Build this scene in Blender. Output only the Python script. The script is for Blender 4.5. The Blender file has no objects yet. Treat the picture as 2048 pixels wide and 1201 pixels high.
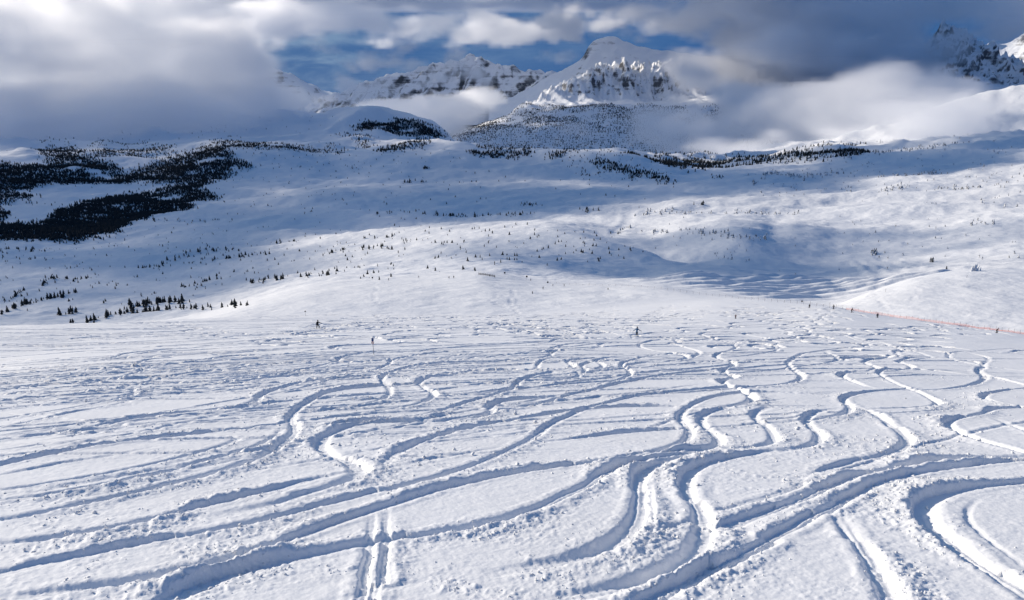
import bpy, bmesh, math, random
import numpy as np
from mathutils import Vector, Matrix, Quaternion

random.seed(7)
SC = bpy.context.scene
COL = SC.collection

# ------------------------------------------------------------------ camera, sky, sun, exposure
F, CX, CY = 1607.0, 1024.0, 600.5              # focal length and centre in the photograph's pixels
PITCH = math.radians(15.0)
CP, SP = math.cos(PITCH), math.sin(PITCH)
cam_d = bpy.data.cameras.new('camera')
cam_d.sensor_width = 36.0
cam_d.lens = 36.0 * F / 2048.0
cam_d.clip_start = 0.5
cam_d.clip_end = 60000.0
cam = bpy.data.objects.new('camera', cam_d)
cam.location = (0, 0, 0)
cam.rotation_euler = (math.radians(90) - PITCH, 0, 0)
COL.objects.link(cam)
SC.camera = cam

SUN_AZ, SUN_EL = -59.0, 21.5                    # degrees: left of straight ahead, above the horizon
sa, se = math.radians(SUN_AZ), math.radians(SUN_EL)
SUN = Vector((math.sin(sa) * math.cos(se), math.cos(sa) * math.cos(se), math.sin(se)))
sun_d = bpy.data.lights.new('sun', 'SUN')
sun_d.energy = 4.9
sun_d.angle = math.radians(0.55)
sun_d.color = (1.0, 0.89, 0.745)
sun_o = bpy.data.objects.new('sun', sun_d)
sun_o.rotation_euler = SUN.to_track_quat('Z', 'Y').to_euler()
sun_o.location = (-300, 300, 400)
COL.objects.link(sun_o)

SC.view_settings.view_transform = 'Standard'
SC.view_settings.look = 'None'
SC.view_settings.exposure = -0.02
SC.view_settings.gamma = 1.0
SC.view_settings.use_curve_mapping = False
SC.render.engine = 'CYCLES'
SC.cycles.use_denoising = True
SC.cycles.max_bounces = 14
SC.cycles.diffuse_bounces = 3
SC.cycles.volume_bounces = 10
SC.cycles.volume_step_rate = 2.0
SC.cycles.volume_max_steps = 256

W = bpy.data.worlds.new('World')
SC.world = W
W.use_nodes = True


class NT:
    """tiny helper to write node trees"""
    def __init__(self, tree):
        self.t = tree

    def n(self, kind, **kw):
        nd = self.t.nodes.new(kind)
        for k, v in kw.items():
            if k.startswith('i_'):
                key = k[2:]
                key = int(key) if key.isdigit() else key.replace('__', ' ')
                nd.inputs[key].default_value = v
            else:
                setattr(nd, k, v)
        return nd

    def l(self, a, b):
        self.t.links.new(a, b)

    def math(self, op, a, b=None, c=None, clamp=False):
        nd = self.t.nodes.new('ShaderNodeMath')
        nd.operation = op
        nd.use_clamp = clamp
        for i, v in enumerate((a, b, c)):
            if v is None:
                continue
            if isinstance(v, (int, float)):
                nd.inputs[i].default_value = v
            else:
                self.t.links.new(v, nd.inputs[i])
        return nd.outputs[0]

    def ramp(self, fac, stops, interp='LINEAR'):
        nd = self.t.nodes.new('ShaderNodeValToRGB')
        cr = nd.color_ramp
        cr.interpolation = interp
        while len(cr.elements) > len(stops):
            cr.elements.remove(cr.elements[-1])
        while len(cr.elements) < len(stops):
            cr.elements.new(0.5)
        for e, (p, c) in zip(cr.elements, stops):
            e.position = p
            e.color = (c, c, c, 1) if isinstance(c, (int, float)) else (*c, 1)
        self.t.links.new(fac, nd.inputs[0])
        return nd.outputs[0]

    def mix(self, fac, a, b, blend='MIX'):
        nd = self.t.nodes.new('ShaderNodeMix')
        nd.data_type = 'RGBA'
        nd.blend_type = blend
        for s, v in ((nd.inputs[0], fac), (nd.inputs[6], a), (nd.inputs[7], b)):
            if isinstance(v, (int, float)):
                s.default_value = v
            elif isinstance(v, tuple):
                s.default_value = (*v, 1)
            else:
                self.t.links.new(v, s)
        return nd.outputs[2]


def build_world():
    t = NT(W.node_tree)
    W.node_tree.nodes.clear()
    out = t.n('ShaderNodeOutputWorld')
    sky = t.n('ShaderNodeTexSky', sky_type='NISHITA')
    sky.sun_disc = False
    sky.sun_elevation = se
    sky.sun_rotation = sa % (2 * math.pi)
    sky.altitude = 2200
    sky.air_density = 1.0
    sky.dust_density = 0.0
    sky.ozone_density = 2.5
    bg1 = t.n('ShaderNodeBackground', i_Strength=0.07)
    t.l(sky.outputs[0], bg1.inputs[0])
    # broken cloud deck over the whole dome: noise on the plane of the deck, brighter round the sun
    tc = t.n('ShaderNodeTexCoord')
    sep = t.n('ShaderNodeSeparateXYZ')
    t.l(tc.outputs['Generated'], sep.inputs[0])
    zc = t.math('MAXIMUM', sep.outputs[2], 0.0)
    den = t.math('ADD', t.math('ABSOLUTE', sep.outputs[2]), 0.22)
    px = t.math('DIVIDE', sep.outputs[0], den)
    py = t.math('DIVIDE', sep.outputs[1], den)
    comb = t.n('ShaderNodeCombineXYZ')
    t.l(px, comb.inputs[0]); t.l(py, comb.inputs[1])
    mp = t.n('ShaderNodeMapping')
    mp.inputs['Scale'].default_value = (1.0, 1.0, 1.0)
    mp.inputs['Rotation'].default_value = (0, 0, 0.35)
    mp.inputs['Location'].default_value = (3.1, 0.4, 0)
    t.l(comb.outputs[0], mp.inputs[0])
    nz = t.n('ShaderNodeTexNoise', i_Scale=1.15, i_Detail=7.0, i_Roughness=0.56, i_Distortion=0.35)
    t.l(mp.outputs[0], nz.inputs['Vector'])
    cover = t.ramp(nz.outputs[0], [(0.24, 0.0), (0.47, 1.0)], 'EASE')
    # towards the horizon the deck closes: it is seen edge on
    cover = t.math('MAXIMUM', cover, t.ramp(t.math('ABSOLUTE', sep.outputs[2]), [(0.0, 1.0), (0.10, 0.92), (0.22, 0.0)], 'EASE'))
    # tone of the cloud: thin sunward parts are bright, thick ones away from the sun grey
    dot = t.n('ShaderNodeVectorMath', operation='DOT_PRODUCT')
    dot.inputs[1].default_value = SUN
    nrm = t.n('ShaderNodeVectorMath', operation='NORMALIZE')
    t.l(tc.outputs['Generated'], nrm.inputs[0])
    t.l(nrm.outputs[0], dot.inputs[0])
    glow = t.ramp(dot.outputs['Value'], [(0.25, 0.04), (0.55, 0.13), (0.72, 0.36), (0.86, 0.72), (1.0, 1.0)], 'EASE')
    nz2 = t.n('ShaderNodeTexNoise', i_Scale=2.6, i_Detail=6.0, i_Roughness=0.55, i_Distortion=0.5)
    t.l(mp.outputs[0], nz2.inputs['Vector'])
    tone = t.ramp(nz2.outputs[0], [(0.34, 0.25), (0.66, 1.55)], 'EASE')
    lum = t.math('MULTIPLY', glow, tone)
    ccol = t.mix(lum, (0.033, 0.160, 0.475), (0.58, 0.79, 1.0))
    bg2 = t.n('ShaderNodeBackground', i_Strength=0.66)
    t.l(ccol, bg2.inputs[0])
    mx = t.n('ShaderNodeMixShader')
    t.l(t.math('MULTIPLY', cover, 0.95), mx.inputs[0])
    t.l(bg1.outputs[0], mx.inputs[1])
    t.l(bg2.outputs[0], mx.inputs[2])
    t.l(mx.outputs[0], out.inputs[0])
    W.cycles.sampling_method = 'MANUAL'
    W.cycles.sample_map_resolution = 512


build_world()

# ------------------------------------------------------------------ numbers: noise, pixels to rays, curves
_rng = np.random.default_rng(11)
_P = np.concatenate([_rng.permutation(256)] * 3).astype(np.int32)
_ang = _rng.random(256) * 2 * np.pi
_G2 = np.stack([np.cos(_ang), np.sin(_ang)], 1).astype(np.float32)
_g3 = _rng.normal(size=(256, 3))
_G3 = (_g3 / np.linalg.norm(_g3, axis=1, keepdims=True)).astype(np.float32)


def perlin2(x, y, seed=0):
    x = np.asarray(x, np.float32) + np.float32(seed * 17.31)
    y = np.asarray(y, np.float32) + np.float32(seed * 9.73)
    xi = np.floor(x).astype(np.int32); yi = np.floor(y).astype(np.int32)
    fx = x - xi; fy = y - yi
    xi &= 255; yi &= 255
    u = fx * fx * fx * (fx * (fx * 6 - 15) + 10)
    v = fy * fy * fy * (fy * (fy * 6 - 15) + 10)
    a = _P[xi]; b = _P[xi + 1]

    def g(h, dx, dy):
        k = _G2[h]
        return k[..., 0] * dx + k[..., 1] * dy
    n00 = g(_P[a + yi], fx, fy); n10 = g(_P[b + yi], fx - 1, fy)
    n01 = g(_P[a + yi + 1], fx, fy - 1); n11 = g(_P[b + yi + 1], fx - 1, fy - 1)
    x0 = n00 + u * (n10 - n00); x1 = n01 + u * (n11 - n01)
    return (x0 + v * (x1 - x0)) * 1.5


def fbm2(x, y, octv=4, gain=0.5, seed=0):
    s = 0; a = 1.0; f = 1.0
    for i in range(octv):
        s = s + a * perlin2(x * f, y * f, seed + i * 3)
        a *= gain; f *= 2.03
    return s


def ridged2(x, y, octv=4, gain=0.5, seed=0):
    s = 0; a = 1.0; f = 1.0; w = 1.0
    for i in range(octv):
        n = 1 - np.abs(perlin2(x * f, y * f, seed + i * 3)) * 1.6
        n = np.clip(n, 0, 1) ** 2 * w
        s = s + a * n
        w = np.clip(n * 1.6, 0, 1)
        a *= gain; f *= 2.07
    return s


def perlin3(x, y, z, seed=0):
    x = x + np.float32(seed * 13.7); y = y + np.float32(seed * 7.9); z = z + np.float32(seed * 3.3)
    xi = np.floor(x).astype(np.int32); yi = np.floor(y).astype(np.int32); zi = np.floor(z).astype(np.int32)
    fx = x - xi; fy = y - yi; fz = z - zi
    xi &= 255; yi &= 255; zi &= 255
    u = fx * fx * (3 - 2 * fx); v = fy * fy * (3 - 2 * fy); w = fz * fz * (3 - 2 * fz)
    r = 0
    for i in (0, 1):
        for j in (0, 1):
            for k in (0, 1):
                h = _P[_P[_P[xi + i] + yi + j] + zi + k]
                g = _G3[h]
                d = g[..., 0] * (fx - i) + g[..., 1] * (fy - j) + g[..., 2] * (fz - k)
                r = r + d * (u if i else 1 - u) * (v if j else 1 - v) * (w if k else 1 - w)
    return r * 1.5


def fbm3(x, y, z, octv=4, gain=0.5, seed=0):
    s = 0; a = 1.0; f = 1.0
    for i in range(octv):
        s = s + a * perlin3(x * f, y * f, z * f, seed + i * 5)
        a *= gain; f *= 2.05
    return s


def sstep(a, b, x):
    t = np.clip((x - a) / (b - a), 0, 1)
    return t * t * (3 - 2 * t)


def ray(u, v):
    """world direction through a pixel of the photograph (numpy arrays welcome)"""
    x = (np.asarray(u, float) - CX) / F
    y = (np.asarray(v, float) - CY) / F
    return x, CP - SP * y, -SP - CP * y


def pix_at(u, v, r):
    """world point on the pixel's ray at horizontal distance r"""
    dx, dy, dz = ray(u, v)
    k = r / np.hypot(dx, dy)
    return dx * k, dy * k, dz * k


def pchip_slopes(x, y):
    """x, y: (K, N) -> slopes (K, N), shape preserving"""
    h = np.diff(x, axis=0); d = np.diff(y, axis=0) / h
    m = np.zeros_like(y)
    w1 = 2 * h[1:] + h[:-1]; w2 = h[1:] + 2 * h[:-1]
    same = d[1:] * d[:-1] > 0
    with np.errstate(divide='ignore', invalid='ignore'):
        hm = (w1 + w2) / (w1 / d[:-1] + w2 / d[1:])
    m[1:-1] = np.where(same, hm, 0)
    m[0] = d[0]; m[-1] = d[-1]
    return m


def pchip_eval(x, y, m, q):
    """x, y, m: (K, N); q: (R, N)"""
    K = x.shape[0]
    idx = np.zeros(q.shape, np.int32)
    for k in range(1, K - 1):
        idx += (q >= x[k][None, :])
    cols = np.broadcast_to(np.arange(x.shape[1])[None, :], q.shape)
    x0 = x[idx, cols]; x1 = x[idx + 1, cols]; y0 = y[idx, cols]; y1 = y[idx + 1, cols]
    m0 = m[idx, cols]; m1 = m[idx + 1, cols]
    h = x1 - x0
    t = np.clip((q - x0) / h, -0.2, 1.0)
    t2 = t * t; t3 = t2 * t
    return (2 * t3 - 3 * t2 + 1) * y0 + (t3 - 2 * t2 + t) * h * m0 + (-2 * t3 + 3 * t2) * y1 + (t3 - t2) * h * m1


def interp1(xk, yk, x):
    xk = np.asarray(xk, float)[:, None]; yk = np.asarray(yk, float)[:, None]
    m = pchip_slopes(xk, yk)
    xc = np.clip(np.asarray(x, float), xk[0, 0], xk[-1, 0])
    return pchip_eval(np.repeat(xk, 1, 1), yk, m, xc.reshape(-1, 1)).reshape(np.shape(x))


# ------------------------------------------------------------------ the lie of the land: crest and hollow lines, near to far
H0, SLOPE = 7.5, math.tan(PITCH)


def plane_z(a, r):
    x = r * np.sin(a)                                  # the slope is broad-backed: it bends away to both sides
    return -H0 - SLOPE * r * np.cos(a) - .00034 * x * x


CURVES = [
    # lip of the near slope
    [(-900, 705, 180), (-500, 672, 210), (0, 653, 250), (300, 642, 295), (600, 631.5, 360), (1000, 631, 372), (1150, 626, 385), (1300, 614, 410), (1450, 603, 430), (1550, 605, 420), (1650, 612, 385), (1700, 620, 360), (1800, 636, 332), (2048, 668, 300), (2500, 725, 270), (3200, 800, 240)],
    # hollow behind it
    [(-900, 760, 270), (-500, 720, 290), (0, 690, 340), (300, 668, 400), (600, 640, 410), (1000, 634, 405), (1150, 622, 425), (1300, 606, 460), (1450, 599.5, 470), (1550, 602, 460), (1650, 614, 420), (1700, 624, 396), (1800, 641, 372), (2048, 673, 336), (2500, 735, 305), (3200, 810, 280)],
    # middle of the mound's face
    [(-900, 790, 420), (-500, 745, 430), (0, 695, 450), (200, 682, 470), (340, 656, 480), (430, 633, 490), (520, 612, 500), (640, 598, 500), (800, 590, 500), (950, 586, 500), (1080, 592, 500), (1200, 595, 490), (1300, 592, 490), (1400, 596, 480), (1500, 599, 480), (1600, 607, 466), (1650, 613, 440), (1750, 603, 425), (1850, 596, 420), (1950, 605, 410), (2048, 618, 400), (2500, 650, 380), (3200, 720, 360)],
    # crest of the mounds
    [(-900, 800, 560), (-500, 745, 560), (0, 694, 590), (200, 672, 620), (340, 642, 620), (430, 624, 620), (520, 598, 630), (640, 568, 650), (800, 554, 655), (950, 545, 650), (1000, 551, 645), (1080, 563, 640), (1200, 571, 620), (1300, 574, 600), (1400, 588, 560), (1500, 598, 520), (1600, 606, 500), (1650, 611.5, 470), (1750, 581, 500), (1850, 553, 520), (1950, 541, 530), (2048, 544, 540), (2500, 600, 500), (3200, 700, 500)],
    # hollow behind the mounds
    [(-900, 780, 700), (-500, 715, 700), (0, 676, 730), (200, 655, 760), (340, 636, 760), (430, 617, 770), (520, 592, 780), (640, 566, 770), (800, 553, 760), (950, 547, 740), (1000, 549, 740), (1080, 559, 740), (1200, 566, 730), (1300, 566, 720), (1400, 578, 680), (1500, 592, 660), (1600, 602, 640), (1650, 604, 630), (1750, 592, 640), (1850, 566, 650), (1950, 553, 660), (2048, 552, 680), (2500, 600, 680), (3200, 700, 680)],
    [(-900, 700, 900), (-500, 650, 900), (0, 640, 900), (200, 617, 930), (400, 588, 960), (600, 548, 980), (800, 520, 980), (950, 505, 970), (1100, 512, 950), (1200, 528, 930), (1300, 538, 910), (1400, 540, 880), (1500, 552, 870), (1620, 562, 870), (1750, 555, 880), (1850, 540, 890), (1950, 532, 900), (2048, 526, 920), (2500, 540, 950), (3200, 600, 950)],
    # flank of the central hill, then the gully behind it
    [(-900, 655, 1080), (-500, 612, 1080), (0, 602, 1090), (200, 582, 1110), (400, 553, 1170), (600, 520, 1180), (800, 494, 1170), (950, 478, 1140), (1100, 474, 1110), (1150, 472, 1080), (1200, 481, 1040), (1240, 489, 1020), (1300, 507, 1000), (1340, 521, 980), (1390, 528, 970), (1500, 524, 980), (1620, 536, 1010), (1750, 529, 1040), (1850, 515, 1080), (1950, 506, 1090), (2048, 496, 1110), (2500, 508, 1120), (3200, 562, 1120)],
    [(-900, 642, 1150), (-500, 598, 1150), (0, 588, 1160), (200, 569, 1190), (400, 542, 1240), (600, 510, 1250), (800, 484, 1240), (950, 467, 1200), (1100, 465, 1170), (1150, 471, 1140), (1200, 486, 1110), (1240, 497, 1095), (1300, 514, 1070), (1340, 525, 1045), (1390, 520, 1035), (1500, 507, 1050), (1620, 519, 1110), (1750, 516, 1120), (1850, 504, 1145), (1950, 495, 1160), (2048, 485, 1180), (2500, 495, 1190), (3200, 545, 1190)],
    [(-900, 610, 1300), (-500, 570, 1300), (0, 558, 1320), (200, 540, 1350), (400, 515, 1400), (600, 490, 1400), (800, 466, 1370), (950, 450, 1330), (1050, 447, 1290), (1150, 458, 1250), (1230, 480, 1210), (1300, 488, 1200), (1400, 484, 1150), (1480, 480, 1110), (1550, 492, 1150), (1700, 492, 1250), (1850, 482, 1300), (2048, 462, 1320), (2500, 470, 1300), (3200, 520, 1300)],
    [(-900, 520, 1900), (-500, 490, 1900), (0, 478, 1900), (200, 462, 1950), (400, 440, 2000), (600, 432, 1900), (800, 438, 1800), (950, 440, 1740), (1050, 438, 1700), (1150, 432, 1690), (1230, 429, 1690), (1300, 425, 1700), (1400, 420, 1700), (1550, 425, 1720), (1700, 420, 1760), (1850, 410, 1800), (2048, 400, 1800), (2500, 400, 1800), (3200, 420, 1800)],
    [(-900, 440, 2500), (-500, 420, 2500), (0, 414, 2500), (200, 390, 2600), (330, 372, 2620), (450, 360, 2600), (600, 364, 2500), (800, 364, 2450), (950, 364, 2420), (1100, 364, 2400), (1250, 369, 2350), (1400, 365, 2350), (1550, 362, 2350), (1700, 358, 2400), (1850, 350, 2400), (2048, 335, 2400), (2500, 320, 2400), (3200, 330, 2400)],
    [(-900, 330, 3200), (-500, 315, 3200), (0, 318, 3200), (150, 310, 3200), (300, 308, 3200), (450, 289, 3050), (560, 292, 3000), (690, 305, 3000), (800, 292, 3080), (900, 289, 3080), (1000, 307, 3000), (1100, 302, 3000), (1230, 296, 3000), (1320, 326, 2900), (1400, 338, 2900), (1500, 330, 2950), (1650, 312, 3000), (1800, 298, 3100), (1950, 289, 3200), (2048, 285, 3200), (2500, 270, 3200), (3200, 280, 3200)],
    [(-900, 300, 3900), (-500, 300, 3900), (0, 290, 3900), (150, 288, 3900), (300, 285, 3900), (450, 282, 3850), (600, 279, 3800), (700, 277, 3800), (800, 287, 3800), (900, 294, 3800), (1000, 314, 3750), (1100, 314, 3750), (1230, 319, 3750), (1320, 321, 3700), (1400, 320, 3700), (1500, 316, 3800), (1650, 302, 3800), (1800, 290, 3900), (1950, 280, 3900), (2048, 270, 4000), (2500, 250, 4000), (3200, 250, 4000)],
    [(-900, 230, 4600), (-500, 235, 4600), (0, 238, 4600), (150, 236, 4600), (300, 231, 4600), (420, 223, 4600), (520, 219, 4600), (600, 223, 4600), (655, 232, 4600), (700, 221, 4500), (740, 214, 4500), (800, 231, 4500), (860, 243, 4500), (895, 266, 4500), (925, 300, 4500), (1000, 313, 4500), (1100, 313, 4500), (1250, 311, 4500), (1400, 309, 4600), (1500, 303, 4700), (1650, 280, 4700), (1800, 235, 4700), (1900, 205, 4700), (2048, 178, 4700), (2500, 110, 4700), (3200, 60, 4700)],
    [(-900, 330, 5700), (0, 330, 5700), (600, 320, 5700), (925, 320, 5600), (1250, 309, 5600), (1500, 305, 5700), (2048, 270, 5800), (3200, 250, 5800)],
]
_cv = []
for c in CURVES:
    c = np.array(c, float)
    dx, dy, dz = ray(c[:, 0], c[:, 1])
    _cv.append((np.arctan2(dx, dy), c[:, 2], dz / np.hypot(dx, dy)))
LIP = _cv[0]


def knots(a):
    """distance and height of every crest and hollow line at the azimuths a"""
    R = [np.full(a.shape, v, float) for v in (2.0, 30.0, 90.0, 160.0)]
    Z = [plane_z(a, r) for r in R]
    for ak, rk, tk in _cv:
        r = interp1(ak, rk, a)
        R.append(r)
        Z.append(r * interp1(ak, tk, a))
    return np.array(R), np.array(Z)


def macro(a, r):
    """height of the land without its small relief; a: (N,), r: (M, N)"""
    R, Z = knots(a)
    return pchip_eval(R, Z, pchip_slopes(R, Z), r)


def detail(X, Y, r, fine=True):
    """small relief: wind drifts, knolls, snow fences' drifts"""
    h = 0.22 * fbm2(X / 26, Y / 18, 3, seed=1) * sstep(15, 60, r) * (1 - sstep(330, 480, r))
    k = sstep(430, 700, r)
    if np.any(k > 0):
        h = h + k * ((.6 + 2.2 * sstep(560, 900, r)) * fbm2(X / 110, Y / 70, 3, seed=5) + sstep(500, 900, r) * (1.0 * fbm2(X / 34 + Y / 60, Y / 20, 3, seed=8) + 1.0 * ridged2(X / 60 + Y / 110, Y / 26, 3, seed=9)))
        k2 = sstep(900, 1800, r)
        h = h + k2 * (9.0 * fbm2(X / 260, Y / 190, 5, .52, seed=12))
        k3 = sstep(2500, 3600, r)
        h = h + k3 * (24.0 * ridged2(X / 620, Y / 620, 5, .55, seed=20) - 15)
    return h


def height(X, Y):
    X = np.asarray(X, float); Y = np.asarray(Y, float)
    sh = X.shape
    X = X.ravel(); Y = Y.ravel()
    a = np.arctan2(X, Y); r = np.hypot(X, Y)
    z = macro(a, r[None, :])[0] + detail(X, Y, r) + terraces(X, Y, r)
    return z.reshape(sh)


def hit_base(u, v, rmin=8.0, rmax=6000.0):
    """where the pixel's ray meets the land (small relief left out); u, v: (N,)"""
    u = np.atleast_1d(np.asarray(u, float)); v = np.atleast_1d(np.asarray(v, float))
    dx, dy, dz = ray(u, v)
    hl = np.hypot(dx, dy)
    a = np.arctan2(dx, dy); tn = dz / hl
    rr = np.geomspace(rmin, rmax, 900)
    R, Z = knots(a); m = pchip_slopes(R, Z)
    q = np.repeat(rr[:, None], len(u), 1)
    g = q * tn[None, :] - pchip_eval(R, Z, m, q)          # ray above land
    below = g < 0
    i = np.argmax(below, axis=0)
    ok = below.any(axis=0)
    i = np.clip(i, 1, len(rr) - 1)
    n = np.arange(len(u))
    lo = rr[i - 1]; hi = rr[i]
    for _ in range(14):
        mid = 0.5 * (lo + hi)
        gm = mid * tn - pchip_eval(R, Z, m, mid[None, :])[0]
        lo = np.where(gm > 0, mid, lo); hi = np.where(gm > 0, hi, mid)
    r = np.where(ok, 0.5 * (lo + hi), np.nan)
    return dx / hl * r, dy / hl * r, r


def terraces(X, Y, r):
    """rows of long drifts that snow fences have raised"""
    h = np.zeros(np.shape(X))
    for (u0, v0, u1, v1, lam, amp, hw) in ((1400, 575, 1740, 560, 21.0, 4.2, 95), (1745, 522, 1800, 545, 15.0, 3.0, 30)):
        (xa, ya), (xb, yb) = TERR[(u0, v0)], TERR[(u1, v1)]
        L = math.hypot(xb - xa, yb - ya); tx, ty = (xb - xa) / L, (yb - ya) / L
        s = (X - xa) * tx + (Y - ya) * ty
        d = -(X - xa) * ty + (Y - ya) * tx
        wob = d + 6.0 * perlin2(X / 60, Y / 60, 40) + 1.5 * perlin2(X / 17, Y / 17, 42)
        saw = (wob / lam) % 1.0
        prof = np.where(saw < 0.3, saw / 0.3, 1 - (saw - 0.3) / 0.7)
        prof = prof * prof * (3 - 2 * prof)
        k = sstep(-25, 20, s) * (1 - sstep(L - 20, L + 25, s)) * sstep(-hw - 12, -hw + 12, d) * (1 - sstep(hw - 12, hw + 12, d))
        h = h + amp * prof * k * (0.75 + 0.5 * perlin2(X / 45, Y / 45, 44))
    return h


TERR = {}
for (u, v) in ((1400, 575), (1740, 560), (1745, 522), (1800, 545)):
    x, y, r = hit_base(u, v)
    TERR[(u, v)] = (float(x[0]), float(y[0]))


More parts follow.
